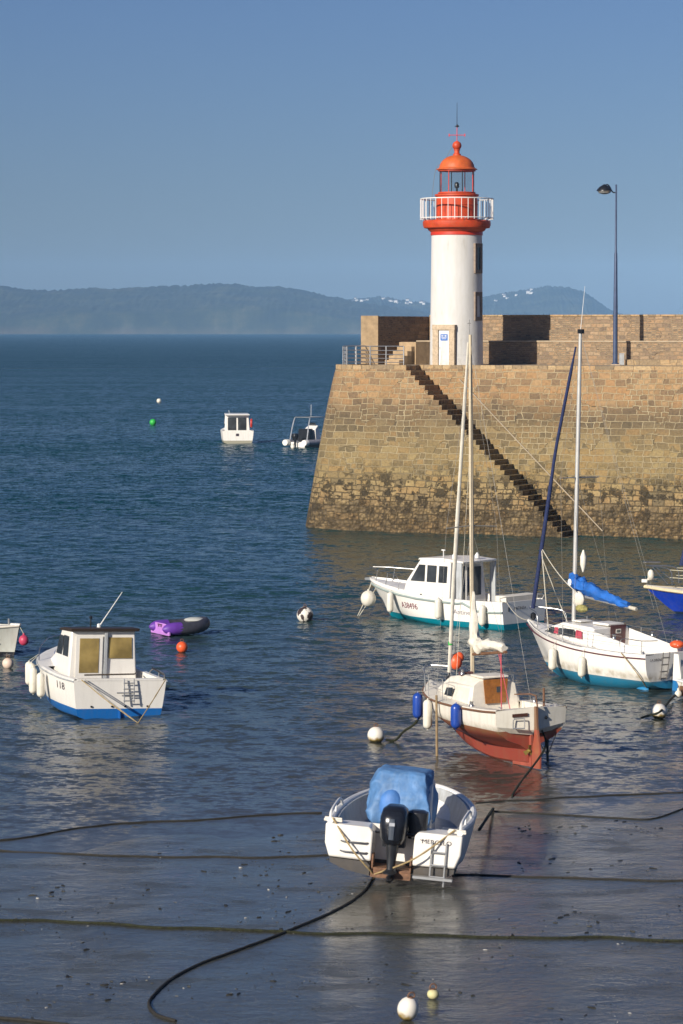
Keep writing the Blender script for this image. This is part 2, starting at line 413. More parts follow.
def waves(X, Y):
    rw = np.random.RandomState(4); Z = np.zeros_like(X, dtype=float)
    d = Y - WLS * X - WL0
    near = np.clip(d / 14, 0, 1); near = near * near * (3 - 2 * near)
    gx, gy = X + .25 * np.sin(Y * .7) + .4 * np.sin(X * .23 + Y * .11), Y + .3 * np.sin(X * .9 + 1)
    for k in range(46):
        lam = .50 * 7 ** (k / 45.0); th = rw.normal(R(62), .55); ph = rw.uniform(0, 6.28); kk = 2 * math.pi / lam
        sl = (.0125 + .0135 * np.clip(d / 45, 0, 1)) * rw.uniform(.6, 1.3) * (1.0 if lam < 1.2 else .62)
        a = sl / kk * np.clip((1100 * lam - Y) / 400, 0, 1) * (near if lam > .9 else .35 + .65 * near)
        env = .7 + .5 * np.sin(X * rw.uniform(.05, .3) + Y * rw.uniform(.03, .2) + rw.uniform(0, 6))
        Z = Z + a * env * np.sin(kk * (math.cos(th) * gx + math.sin(th) * gy) + ph)
    return Z * np.clip((Y - 48) / 5, 0, 1)
sy = np.concatenate([np.arange(50, 58, 2.0), np.arange(58, 132, .15), np.arange(132, 190, .22), 190 * 1.0022 ** np.arange(0, 520), 190 * 1.0022 ** 520 * 1.09 ** np.arange(1, 31)])
sx = np.concatenate([-30 * 1.25 ** np.arange(26, 0, -1), np.arange(-30, 30.1, .2), 30 * 1.25 ** np.arange(1, 27)])
grid('sea', sx, sy, waves, sea_mat())

def hill(name, prof, D, depth, seed, mat, flat):
    px = np.array([p[0] for p in prof], float); hy = np.array([(HZ - p[1]) / F * (D + depth * .62) + CH for p in prof])
    xs = np.linspace((px[0] - 341.5) / F * D, (px[-1] - 341.5) / F * D, 420); ts = np.linspace(0, 1, 26)
    rs = np.random.RandomState(seed)
    def zf(X, T):
        h = np.interp(X, (px - 341.5) / F * (D + depth * .6), hy)
        s_ = np.clip(T / .6, 0, 1) ** .8
        g = (.06 + .34 * np.clip(T / .05, 0, 1) * (1 - .6 * np.exp(-((np.sin(X * .006 + seed) + 1) * 2)))) * (1 - s_) + s_
        g = g * np.where(T > .62, 1 - ((T - .62) / .38) ** 2, 1)
        n = np.zeros_like(X)
        for k in range(5):
            fx, ft, ph = rs.uniform(.004, .02) * 1.9 ** k, rs.uniform(8, 20) * 1.5 ** k, rs.uniform(0, 6)
            n = n + np.sin(X * fx + ph + 2.1 * np.sin(T * ft)) * .55 ** k
        z = h * g + n * 2.2 * np.clip(T / .1, 0, 1) * np.clip(h / 40, 0, 1)
        z = z + rs.uniform(-1, 1, X.shape) * 2.6 * np.clip(T / .1, 0, 1) * np.clip(h / 30, 0, 1)
        z[0, :] = -1.0
        return np.maximum(z, -1.0)
    X, T = np.meshgrid(xs, ts); Z = zf(X, T); Y = D + T * depth + 60 * np.sin(X * .004 + seed)
    v = np.stack([X.ravel(), Y.ravel(), Z.ravel()], 1); nx = len(xs)
    i = np.arange(len(ts) - 1)[:, None] * nx + np.arange(nx - 1)[None, :]
    me = bpy.data.meshes.new(name); me.from_pydata(v.tolist(), [], np.stack([i, i + 1, i + nx + 1, i + nx], -1).reshape(-1, 4).tolist()); me.shade_smooth()
    me.materials.append(mat); o = bpy.data.objects.new(name, me); C.objects.link(o); o['kind'] = 'structure'
    return X, Y, Z
def hill_mat():
    m, nt, b = new_mat('wooded_hillside')
    tc = N(nt, 'ShaderNodeTexCoord'); sp = N(nt, 'ShaderNodeSeparateXYZ'); nt.links.new(tc.outputs['Object'], sp.inputs[0])
    n1 = N(nt, 'ShaderNodeTexNoise', Scale=.012, Detail=8.0, Roughness=.7); nt.links.new(tc.outputs['Object'], n1.inputs['Vector'])
    c = ramp(nt, n1.outputs['Fac'], [(.38, (.010, .016, .010)), (.52, (.026, .034, .016)), (.64, (.06, .062, .03)), (.76, (.16, .13, .065))])
    cl = ramp(nt, math_node(nt, 'MULTIPLY', sp.outputs[2], 1 / 60.0, clamp=True), [(.05, 1.0), (.32, 0.0)])
    n2 = N(nt, 'ShaderNodeTexNoise', Scale=.006, Detail=5.0); nt.links.new(tc.outputs['Object'], n2.inputs['Vector'])
    cl = math_node(nt, 'MULTIPLY', cl, ramp(nt, n2.outputs['Fac'], [(.45, .1), (.62, .9)]))
    nt.links.new(mixc(nt, cl, c, (.085, .07, .048)), b.inputs['Base Color']); b.inputs['Roughness'].default_value = .9
    return m
hm = hill_mat()
A = hill('hills', [(-420, 302), (-200, 296), (-60, 289), (0, 286), (18, 289), (60, 290), (95, 288), (112, 289), (150, 287), (180, 287), (205, 285), (230, 283), (255, 286), (280, 286), (300, 290), (325, 296), (350, 301), (400, 309), (450, 318), (500, 329)], 6500, 900, 3, hm, 0)
B = hill('hills', [(230, 331), (300, 312), (335, 300), (360, 298), (380, 297), (400, 301), (430, 303), (465, 300), (485, 297), (505, 294), (525, 290), (548, 287), (568, 289), (582, 293), (594, 300), (606, 309), (640, 325), (700, 331), (760, 334)], 7600, 900, 8, hm, 0)
def house_mesh():
    b = MB(); w, d, h = 6, 4, 5.0
    b.add([(-w, -d, -6), (w, -d, -6), (w, d, -6), (-w, d, -6), (-w, -d, h), (w, -d, h), (w, d, h), (-w, d, h)], [(0, 1, 5, 4), (1, 2, 6, 5), (2, 3, 7, 6), (3, 0, 4, 7)], 0)
    b.add([(-w - .4, -d - .4, h), (w + .4, -d - .4, h), (w + .4, d + .4, h), (-w - .4, d + .4, h), (-w - .4, 0, h + 3.6), (w + .4, 0, h + 3.6)], [(0, 1, 5, 4), (2, 3, 4, 5), (1, 2, 5), (3, 0, 4)], 1)
    return b
hw = pm('white_render', (.55, .54, .51), .7, var=.06); hr = pm('slate_roof', (.09, .09, .10), .6)
house0 = None
rs = random.Random(5)
spots = [(343 + rs.uniform(0, 86), None) for _ in range(26)] + [(496 + rs.uniform(0, 36), None) for _ in range(9)]
for px, w in spots:
    G = A if w else B
    X, Y, Z = G; D0 = 6500 if w else 7600
    row = rs.choice((11, 12, 13, 14, 15)) if not w else rs.choice((2, 3))
    col = int(np.argmin(np.abs(X[row] - (px - 341.5) / F * Y[row])))
    loc = (float(X[row, col]), float(Y[row, col]), float(Z[row, col]) + 1.0)
    if house0 is None:
        o = house0 = house_mesh().build('house', [hw, hr], None, smooth=False)
    else:
        o = house0.copy(); C.objects.link(o)
    o.location = loc; o.rotation_euler = (0, 0, rs.uniform(-.6, .6)); s = rs.uniform(.55, 1.0) * (.8 if not w else .5); o.scale = (s, s, s)
    tag(o, 'tiny white house scattered on the wooded far hillside across the bay', 'house', 'white houses on the far hillside')

# ================================================================== PIER
BE = R(27); U = Vector((math.cos(BE), -math.sin(BE), 0)); NN = Vector((-math.sin(BE), -math.cos(BE), 0))
PC = Vector((2.24, 171.5, 0)); PR = 2.5; PT = 9.2; DS = 1.8
S0, NS, RI, RUN = 2.85, 36, .27, .31
S1 = S0 + NS * RUN
_rj = random.Random(9)
SE = [S0] + [S0 + RUN * (k + 1) + _rj.uniform(-.06, .06) for k in range(NS)]
def poff(z): return 1.8 * max(0.0, 1 - z / PT) ** .85 if z >= 0 else 1.8 - z * .2
def ppt(s, z, off=None, dn=0.0):
    """s along the pier face (s<0 runs round the head), z height, off outward"""
    o = (poff(z) if off is None else off) + dn
    if s >= 0: p = PC + NN * (PR + o) + U * s
    else:
        a = -s / PR
        if a <= math.pi / 2: p = PC + (NN * math.cos(a) - U * math.sin(a)) * (PR + o)
        else: p = PC - U * (PR + o) - NN * ((a - math.pi / 2) * PR)
    return Vector((p.x, p.y, z))
def masonry(name, bw, bh, zones, tint=1.0, sea=False, mortar=.02, mcol=(.50, .41, .25)):
    m, nt, b = new_mat(name)
    uv = N(nt, 'ShaderNodeUVMap'); uv.uv_map = 'UVMap'
    nd = N(nt, 'ShaderNodeTexNoise', Scale=.8, Detail=3.0); nt.links.new(uv.outputs[0], nd.inputs['Vector'])
    nd2 = N(nt, 'ShaderNodeTexNoise', Scale=4.0, Detail=2.0); nt.links.new(uv.outputs[0], nd2.inputs['Vector'])
    s1 = nt.nodes.new('ShaderNodeVectorMath'); s1.operation = 'MULTIPLY_ADD'; nt.links.new(nd.outputs['Color'], s1.inputs[0]); s1.inputs[1].default_value = (.50, .22, 0); nt.links.new(uv.outputs[0], s1.inputs[2])
    s2 = nt.nodes.new('ShaderNodeVectorMath'); s2.operation = 'MULTIPLY_ADD'; nt.links.new(nd2.outputs['Color'], s2.inputs[0]); s2.inputs[1].default_value = (.11, .07, 0); nt.links.new(s1.outputs[0], s2.inputs[2])
    br = N(nt, 'ShaderNodeTexBrick', Scale=1.0); br.offset = .45; br.squash = 1.35; br.squash_frequency = 3; br.offset_frequency = 2
    for k, v in (('Mortar Size', mortar), ('Mortar Smooth', .3), ('Bias', 0.0), ('Brick Width', bw), ('Row Height', bh)): br.inputs[k].default_value = v
    br.inputs['Color1'].default_value = (.0, .0, .0, 1); br.inputs['Color2'].default_value = (1, 1, 1, 1); br.inputs['Mortar'].default_value = (.5, .5, .5, 1)
    nt.links.new(s2.outputs[0], br.inputs['Vector'])
    br2 = N(nt, 'ShaderNodeTexBrick', Scale=1.0); br2.offset = .37; br2.squash = .8; br2.squash_frequency = 2; br2.offset_frequency = 2
    for k, v in (('Mortar Size', mortar * 1.2), ('Mortar Smooth', .4), ('Bias', 0.0), ('Brick Width', bw * .78), ('Row Height', bh * .5 if not sea else bh * .8)): br2.inputs[k].default_value = v
    br2.inputs['Color1'].default_value = (.0, .0, .0, 1); br2.inputs['Color2'].default_value = (1, 1, 1, 1); br2.inputs['Mortar'].default_value = (.5, .5, .5, 1)
    nt.links.new(s2.outputs[0], br2.inputs['Vector'])
    nm = N(nt, 'ShaderNodeTexNoise', Scale=.42, Detail=2.0); nt.links.new(uv.outputs[0], nm.inputs['Vector'])
    msk = ramp(nt, nm.outputs['Fac'], [(.515, 0.0), (.525, 1.0)])
    bcol = mixc(nt, msk, br.outputs['Color'], br2.outputs['Color'])
    bfac = math_node(nt, 'ADD', math_node(nt, 'MULTIPLY', br.outputs['Fac'], math_node(nt, 'SUBTRACT', 1.0, msk)), math_node(nt, 'MULTIPLY', br2.outputs['Fac'], msk))
    sp = N(nt, 'ShaderNodeSeparateXYZ'); nt.links.new(uv.outputs[0], sp.inputs[0])
    z = sp.outputs[1]
    nz = N(nt, 'ShaderNodeTexNoise', Scale=.5, Detail=5.0, Roughness=.6); nt.links.new(uv.outputs[0], nz.inputs['Vector'])
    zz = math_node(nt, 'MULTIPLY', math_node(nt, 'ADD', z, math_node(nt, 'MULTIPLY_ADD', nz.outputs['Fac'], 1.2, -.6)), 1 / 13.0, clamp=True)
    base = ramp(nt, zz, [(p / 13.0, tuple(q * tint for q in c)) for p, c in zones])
    # every stone its own tone and warmth
    var = ramp(nt, bcol, [(0, (.60, .62, .68)), (.22, (.84, .82, .84)), (.45, (1.0, .97, .92)), (.7, (1.16, 1.02, .90)), (.85, (1.12, 1.12, 1.12)), (1, (1.26, 1.22, 1.16))])
    c = mixc(nt, 1.0, base, var, 'MULTIPLY')
    nf = N(nt, 'ShaderNodeTexNoise', Scale=7.0, Detail=8.0, Roughness=.7); nt.links.new(uv.outputs[0], nf.inputs['Vector'])
    c = mixc(nt, 1.0, c, ramp(nt, nf.outputs['Fac'], [(.25, (.55, .54, .53)), (.5, (1, 1, 1)), (.75, (1.3, 1.28, 1.22))]), 'MULTIPLY')
    mf = math_node(nt, 'MULTIPLY', bfac, ramp(nt, nz.outputs['Fac'], [(.3, .45), (.6, .95)]))
    if sea: mf = math_node(nt, 'MULTIPLY', mf, ramp(nt, zz, [(2.2 / 13, .0), (3.4 / 13, .75), (1.0, 1.0)]))
    c = mixc(nt, mf, c, mcol)
    h = math_node(nt, 'MULTIPLY_ADD', nf.outputs['Fac'], .8, math_node(nt, 'MULTIPLY', bfac, -.9))
    h = math_node(nt, 'ADD', h, math_node(nt, 'MULTIPLY', bcol, .45))
    if sea:
        nb = N(nt, 'ShaderNodeTexNoise', Scale=1.5, Detail=7.0, Roughness=.72); nt.links.new(uv.outputs[0], nb.inputs['Vector'])
        zone = ramp(nt, zz, [(0, .55), (1.2 / 13, .8), (2.0 / 13, 1.0), (2.7 / 13, .9), (3.5 / 13, .3), (4.2 / 13, 0.0)])
        mus = math_node(nt, 'MULTIPLY', zone, ramp(nt, nb.outputs['Fac'], [(.52, 0.0), (.58, .95)]))
        # the joints hold the weed first
        mus = math_node(nt, 'MAXIMUM', mus, math_node(nt, 'MULTIPLY', math_node(nt, 'MULTIPLY', bfac, zone), .8))
        c = mixc(nt, mus, c, (.042, .032, .016))
        vo = N(nt, 'ShaderNodeTexVoronoi', Scale=5.0); nt.links.new(uv.outputs[0], vo.inputs['Vector'])
        low = ramp(nt, zz, [(.0, 1.0), (1.3 / 13, .9), (2.2 / 13, 0.0)])
        c = mixc(nt, math_node(nt, 'MULTIPLY', low, ramp(nt, vo.outputs['Distance'], [(.2, 0.0), (.75, .8)])), c, (.075, .052, .024))
        h = math_node(nt, 'ADD', h, math_node(nt, 'MULTIPLY', math_node(nt, 'MULTIPLY', low, vo.outputs['Distance']), -2.6))
        h = math_node(nt, 'ADD', h, math_node(nt, 'MULTIPLY', mus, -.9))
    nt.links.new(c, b.inputs['Base Color']); b.inputs['Roughness'].default_value = .9
    bp = N(nt, 'ShaderNodeBump', Strength=1.0, Distance=.10); nt.links.new(h, bp.inputs['Height']); nt.links.new(bp.outputs[0], b.inputs['Normal'])
    return m
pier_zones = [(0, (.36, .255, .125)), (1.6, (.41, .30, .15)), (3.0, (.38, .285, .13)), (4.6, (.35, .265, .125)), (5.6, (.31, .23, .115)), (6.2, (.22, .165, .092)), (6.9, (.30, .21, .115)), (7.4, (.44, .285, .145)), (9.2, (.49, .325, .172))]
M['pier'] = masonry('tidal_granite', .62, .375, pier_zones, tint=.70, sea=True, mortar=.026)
M['parapet'] = masonry('rubble_granite', .40, .23, [(0, (.31, .225, .145)), (9.2, (.31, .225, .145)), (10.6, (.34, .245, .155)), (12.2, (.33, .235, .15))], mortar=.018, mcol=(.34, .27, .18))
M['coping'] = masonry('coping_granite', .85, 3.0, [(0, (.40, .295, .17)), (12, (.40, .295, .17))], mortar=.015, mcol=(.2, .14, .08))
M['coping_plain'] = pm('step_stone', (.40, .285, .165), .9, var=.2, vs=3, bump=.4, bs=10)
M['flag'] = pm('quay_paving', (.40, .32, .22), .9, var=.2, vs=2, bump=.4, bs=12)

pier = thing('pier', 'tall battered granite pier with rounded head and a long diagonal stair', 'pier', (0, 0, 0))
b = MB(); uv = []
def pv(s, z, dn=0.0, uvs=None):
    b.v.append(tuple(ppt(s, z, None, dn))); uv.append((s if uvs is None else uvs, z)); return len(b.v) - 1
zl = [PT - .27 * k for k in range(0, 40)]
left_s = [-18, -14, -10, -6, -PR * math.pi / 2] + [-PR * math.pi / 2 + PR * math.pi / 2 * i / 14 for i in range(1, 15)] + [.6, 1.2, 1.8, 2.4, S0]
colz = {}
cols = left_s + SE[1:]
gridv = [[pv(s, z) for z in zl] for s in cols]
for i in range(len(cols) - 1):
    k0 = 0 if i < len(left_s) - 1 else i - (len(left_s) - 1) + 1            # first z-row of this column's top
    for j in range(k0, len(zl) - 1):
        b.f.append((gridv[i][j], gridv[i + 1][j], gridv[i + 1][j + 1], gridv[i][j + 1])); b.m.append(0)
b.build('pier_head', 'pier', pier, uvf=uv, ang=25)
# steps: treads and the risers, which face along the pier
b = MB(); uv = []
def quad(pts, uvs):
    o = len(b.v); b.v += [tuple(p) for p in pts]; uv.extend(uvs); b.f.append((o, o + 1, o + 2, o + 3)); b.m.append(0)
for k in range(NS):
    s, e, zt, zb = SE[k], SE[k + 1], PT - RI * (k + 1), PT - RI * (k + 1)
    up = zt + RI
    quad([ppt(s, up), ppt(s, up, None, -DS - .3), ppt(s, zt, poff(up), -DS - .3), ppt(s, zt)], [(0, up), (DS, up), (DS, zt), (0, zt)])
    quad([ppt(s, zt), ppt(e, zt), ppt(e, zt, None, -DS - .3), ppt(s, zt, None, -DS - .3)], [(s, zt), (e, zt), (e, zt + DS), (s, zt + DS)])
b.build('stair', 'pier', pier, uvf=uv, smooth=False)
b = MB(); uv = []
sc_ = [S0 - .6, S0 + 2, 6, 9, 12, 15, 18, 21, 25, 30, 36, 45, 60]
gv = [[(b.v.append(tuple(ppt(s, z, None, -DS))), uv.append((s + 3.3, z)), len(b.v) - 1)[2] for z in zl] for s in sc_]
for i in range(len(sc_) - 1):
    for j in range(len(zl) - 1): b.f.append((gv[i][j], gv[i + 1][j], gv[i + 1][j + 1], gv[i][j + 1])); b.m.append(0)
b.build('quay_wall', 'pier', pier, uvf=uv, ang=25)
def band(name, ss, dn, z0, z1, out, dep, mat, parent):
    b = MB(); uv = []
    rings = []
    for s in ss:
        rings.append([ppt(s, z0, 0, dn + out), ppt(s, z1, 0, dn + out), ppt(s, z1, 0, dn - dep), ppt(s, z0, 0, dn - dep)])
        uv += [(s, z0), (s, z1), (s, z1 + dep), (s, z0 - dep)]
    b.loft(rings, True, True, True)
    return b.build(name, mat, parent, uvf=uv, ang=30, smooth=False)
band('coping', [-18, -12, -8] + left_s[4:-1] + [S0 - .02], 0, PT - .26, PT + .03, .07, .7, 'coping', pier)
band('coping', [S0 - .3, 5, 8, 12, 16, 20, 26, 34, 45, 60], -DS, PT - .55, PT + .03, .06, .8, 'coping', pier)
b = MB()
front = [ppt(s, PT, 0, -.6) for s in [-18, -12, -8] + left_s[4:]] + [ppt(S0, PT, 0, -DS - .7), ppt(60, PT, 0, -DS - .7), ppt(60, PT, 0, -16), ppt(6, PT, 0, -16)]
b.add([(p.x, p.y, PT - .004) for p in front], [tuple(range(len(front)))])
b.build('quay_deck', 'flag', pier, smooth=False)
# inner stair handrail: a thin rail above the steps, on the set-back wall
hr0, hr1 = ppt(5.4, PT - .75, None, -DS + .12), ppt(14.7, .3, None, -DS + .12)
b = MB(); b.tube([hr0.lerp(hr1, i / 20) + NN * (.0) for i in range(21)], .035, 6)
b.build('handrail', pm('rail_paint', (.36, .29, .2), .6), pier)

# parapet: a walkway tier, the upper wall, its return at the pier head
para = thing('parapet_wall', 'two tiered rubble stone parapet wall running behind the lighthouse', 'wall', (0, 0, 0))
def npl(c, u): return NN * c + U * u            # plane coordinates -> world
u0 = PC.dot(U)
def wallbox(name, ca, cb, ua, ub, z0, z1, mat, parent, uvo=0.0):
    """ca front plane, cb back plane (n . p), from ua to ub"""
    b = MB(); uv = []
    P = [npl(ca, ua), npl(ca, ub), npl(cb, ub), npl(cb, ua)]
    def q(p, r, l0):
        L = (r - p).length; n = max(1, int(L / 3)); o = len(b.v)
        for z in (z0, z1):
            for i in range(n + 1):
                t = p.lerp(r, i / n); b.v.append((t.x, t.y, z)); uv.append((l0 + L * i / n + uvo, z))
        for i in range(n): b.f.append((o + i, o + i + 1, o + n + 2 + i, o + n + 1 + i)); b.m.append(0)
    for i in range(4): q(P[i], P[(i + 1) % 4], i * 7.3)
    o = len(b.v); b.v += [(p.x, p.y, z1) for p in P]; uv.extend([(p.dot(U), 11.5 + p.dot(NN) * .2) for p in P]); b.f.append((o, o + 1, o + 2, o + 3)); b.m.append(0)
    return b.build(name, mat, parent, uvf=uv, smooth=False, nrm=True)
CL, CU_ = -160.25, -161.6
ul = (Vector((6.2, 178.4, 0))).dot(U)
ustair = Vector((4.40, 177.6, 0)).dot(U)
wallbox('walkway_tier', CL, CU_ + .02, ustair, u0 + 60, PT, 10.5, 'parapet', para, 2.0)
wallbox('upper_wall', CU_, CU_ - .9, ul - 1.0, u0 + 60, PT, 11.98, 'parapet', para)
wallbox('wall_coping', CU_ + .05, CU_ - .95, ul - .98, u0 + 60, 11.985, 12.08, 'coping', para)
wallbox('tier_coping', CL + .05, CU_ + .01, ustair, u0 + 60, 10.503, 10.58, 'flag', para)
rf = Vector((2.12, 174.6, 0))
def quadwall(name, P, z0, z1, mat, uvo):
    b = MB(); uv = []
    for i in range(4):
        p, r = Vector((*P[i], 0)), Vector((*P[(i + 1) % 4], 0)); L = (r - p).length; o = len(b.v)
        b.v += [(p.x, p.y, z0), (r.x, r.y, z0), (r.x, r.y, z1), (p.x, p.y, z1)]; uv.extend([(i * 6.1 + uvo, z0), (i * 6.1 + uvo + L, z0), (i * 6.1 + uvo + L, z1), (i * 6.1 + uvo, z1)])
        b.f.append((o, o + 1, o + 2, o + 3)); b.m.append(0)
    o = len(b.v); b.v += [(x, y, z1) for x, y in P]; uv.extend([(x, y) for x, y in P]); b.f.append((o, o + 1, o + 2, o + 3)); b.m.append(0)
    return b.build(name, mat, para, uvf=uv, smooth=False)
quadwall('end_pillar', [(1.13, 174.55), (2.12, 174.55), (2.16, 174.62), (1.17, 174.62)], PT, 12.02, 'coping_plain', .3)
quadwall('return_wall', [(1.15, 174.63), (2.14, 174.63), (5.3, 178.97), (4.3, 179.6)], PT, 11.99, 'parapet', .0)
kb = at(625, 364, PT)
wallbox('base_kerb', CL + 1.0, CL + .03, Vector((16.1, 170.5, 0)).dot(U), u0 + 60, PT, 9.52, 'coping', para)
# flight of steps up to the walkway
st = thing('stone_steps', 'short flight of pale stone steps climbing to the parapet walkway', 'steps', at(388, 364.6, PT))
for k in range(5):
    dv = Vector((.7071, .7071, 0)); c = dv * (.34 * k + .5) 
    P1('step', lambda b: b.box((c.x + .22, c.y, .13 * (k + 1) * 2 / 2 * 1.0), (1.0 + .0, 1.15, .26 * (k + 1)), R(45)), 'coping_plain' if 'coping_plain' in M else M.setdefault('coping_plain', pm('step_stone', (.46, .32, .18), .9, var=.2, vs=3, bump=.4, bs=10)), st, smooth=False, bevel=.02)

def landing(b):
    P = [(3.35, 174.45), (4.3, 173.75), (7.6, 176.9), (4.3, 177.4)]; o = st.location
    b.add([(x - o.x, y - o.y, z) for z in (0, 1.29) for x, y in P], [(3, 2, 1, 0), (4, 5, 6, 7), (0, 1, 5, 4), (1, 2, 6, 5), (2, 3, 7, 6), (3, 0, 4, 7)])
P1('landing', landing, 'coping_plain', st, smooth=False)
# steel railing round the pier head
rl = thing('steel_railing', 'grey steel railing round the rounded pier head edge', 'railing', ppt(-1.2, PT, 0, -.35))
ro = rl.location
rs_ = [-6.5, -5.2] + [-3.9 + 6.4 * i / 16 for i in range(17)]
for z in (.18, .4, .62, .84, 1.08):
    P1('rail', lambda b: b.tube([ppt(s, PT + z, 0, -.35) - ro for s in rs_], .024 if z < 1 else .032, 6), 'steel', rl)
for s in (-6.5, -5.0, -3.6, -2.6, -1.6, -.6, .4, 1.4, 2.5):
    P1('post', lambda b: b.tube([ppt(s, PT, 0, -.35) - ro, ppt(s, PT + 1.08, 0, -.35) - ro], .035, 8), 'steel', rl)

# ================================================================== LIGHTHOUSE
LC = Vector((114.8 / F * 170.4, 170.4, PT))
lh = thing('lighthouse', 'white round lighthouse with red gallery, lantern and dome on the pier', 'lighthouse', LC)
k17 = 170.4 / F
def lz(py): return CH + (HZ - py) * k17 - PT
def tower_mat():
    m, nt, b = new_mat('tower_whitewash')
    tc = N(nt, 'ShaderNodeTexCoord'); mp = N(nt, 'ShaderNodeMapping'); mp.inputs['Scale'].default_value = (1.2, 1.2, .22)
    nt.links.new(tc.outputs['Object'], mp.inputs['Vector'])
    n1 = N(nt, 'ShaderNodeTexNoise', Scale=2.2, Detail=8.0, Roughness=.7); nt.links.new(mp.outputs[0], n1.inputs['Vector'])
    c = ramp(nt, n1.outputs['Fac'], [(.38, (.68, .665, .64)), (.6, (.62, .60, .56)), (.78, (.42, .39, .34))])
    sp = N(nt, 'ShaderNodeSeparateXYZ'); nt.links.new(tc.outputs['Object'], sp.inputs[0])
    n2 = N(nt, 'ShaderNodeTexNoise', Scale=3.0, Detail=8.0, Roughness=.75); nt.links.new(tc.outputs['Object'], n2.inputs['Vector'])
    low = math_node(nt, 'MULTIPLY', ramp(nt, math_node(nt, 'MULTIPLY', sp.outputs[2], .25, clamp=True), [(0, .8), (.25, .25), (1, .05)]), ramp(nt, n2.outputs['Fac'], [(.45, 0.0), (.7, 1.0)]))
    nt.links.new(mixc(nt, low, c, (.36, .34, .30)), b.inputs['Base Color']); b.inputs['Roughness'].default_value = .75
    bp = N(nt, 'ShaderNodeBump', Strength=.3, Distance=.04); nt.links.new(n2.outputs['Fac'], bp.inputs['Height']); nt.links.new(bp.outputs[0], b.inputs['Normal'])
    return m
M['tower'] = tower_mat()
M['redp'] = pm('red_orange_paint', (.55, .062, .018), .5, var=.22, vs=2.5, dirt=.5, dcol=(.42, .13, .04))
M['dome'] = pm('weathered_orange_dome', (.60, .115, .025), .5, var=.2, vs=3, dirt=.6, dcol=(.46, .16, .05))
M['redd'] = pm('deep_red_paint', (.55, .04, .018), .45, var=.15, vs=3)
M['granite'] = pm('granite_trim', (.50, .39, .27), .85, var=.25, vs=7, bump=.4, bs=25)
M['granited'] = pm('dark_granite_trim', (.26, .20, .155), .85, var=.25, vs=7, bump=.4, bs=25)
M['whitep'] = pm('white_paint', (.80, .79, .76), .4, var=.04, dirt=.2)
M['signb'] = pm('blue_sign', (.03, .14, .45), .4)
P1('tower', lambda b: b.lathe([(1.52, -.02), (1.51, .3), (1.47, lz(300)), (1.43, lz(233.5))], 64), 'tower', lh)
P1('cornice', lambda b: b.lathe([(1.44, lz(234.5)), (1.47, lz(232.5)), (1.60, lz(231)), (1.66, lz(229.2)), (1.86, lz(228.6)), (1.92, lz(226)), (1.92, lz(222.3)), (1.86, lz(221.2)), (.8, lz(221.0))], 64), 'redp', lh, ang=28)
P1('cornice_band', lambda b: b.lathe([(1.455, lz(236)), (1.475, lz(235.8)), (1.475, lz(233.0)), (1.46, lz(232.9))], 64), 'redd', lh)
P1('drum', lambda b: b.lathe([(1.17, lz(221.1)), (1.17, lz(206.3)), (1.20, lz(206.0)), (1.20, lz(205.2)), (1.17, lz(205.0)), (1.17, lz(197.5)), (1.25, lz(197)), (1.25, lz(195.4)), (1.05, lz(194.6)), (.4, lz(194.5))], 48), 'redp', lh, ang=28)
lan = P1('lantern', lambda b: b.lathe([(1.0, lz(194.6)), (1.06, lz(194.4)), (1.06, lz(193.2)), (1.0, lz(193.1))], 40), 'redp', lh, ang=30)
P1('top_ring', lambda b: b.lathe([(.98, lz(172.6)), (1.06, lz(172.4)), (1.06, lz(170.9)), (.98, lz(170.8))], 40), 'redp', lan, ang=30)
P1('glass', lambda b: b.lathe([(.99, lz(193.6)), (.99, lz(172))], 32, cap=False), 'cleargl', lan, nrm=False)
for i in range(8):
    a = 2 * math.pi * (i + .35) / 8
    P1('mullion', lambda b: b.tube([(1.0 * math.cos(a), 1.0 * math.sin(a), lz(194)), (1.0 * math.cos(a), 1.0 * math.sin(a), lz(171.5))], .03, 6), 'redd' if i % 2 else 'black', lan)
P1('beacon_lamp', lambda b: b.lathe([(.06, lz(194.5)), (.06, lz(189)), (.13, lz(188.5)), (.14, lz(185)), (.09, lz(183.5)), (.02, lz(183))], 16), 'black', lan)
P1('dome', lambda b: b.lathe([(.95, lz(171.2)), (1.16, lz(170.9)), (1.16, lz(170.2)), (1.03, lz(169.3))] + [(1.0 * math.cos(t), lz(169.3) + .74 * math.sin(t)) for t in (R(6 + 9 * i) for i in range(9))] + [(.16, lz(156)), (.13, lz(154.8))], 40), 'dome', lh, ang=30)
P1('finial', lambda b: (b.lathe([(.22, lz(156.6)), (.22, lz(155.2)), (.15, lz(154.6)), (.15, lz(151.6)), (.19, lz(151.4)), (.19, lz(150.8)), (.13, lz(150.4))], 20), b.ball((0, 0, lz(147)), .26, 20)), 'redp', lh)
van = P1('weather_vane', lambda b: (b.tube([(0, 0, lz(143)), (0, 0, lz(129))], .025, 6), b.tube([(-.42, 0, lz(136.6)), (.42, 0, lz(136.6))], .022, 6), b.tube([(0, -.42, lz(136.6)), (0, .42, lz(136.6))], .022, 6), b.box((.44, 0, lz(136.6)), (.06, .03, .16)), b.box((-.44, 0, lz(136.6)), (.06, .03, .16))), pm('vane_red', (.6, .06, .07), .5), lh)
P1('lightning_rod', lambda b: (b.tube([(0, 0, lz(129)), (0, 0, lz(104.4))], [.022, .010], 6), b.ball((.02, 0, lz(127.6)), .085, 10), b.tube([(-.13, 0, lz(127.8)), (.13, 0, lz(127.8))], .02, 5)), 'black', lh)
P1('earth_cable', lambda b: b.tube(cr([(-.26, -.1, lz(148)), (-.75, -.2, lz(163)), (-1.2, -.1, lz(171)), (-1.45, -.1, lz(205)), (-1.6, -.1, lz(221))]), .012, 5), 'wire', lh)
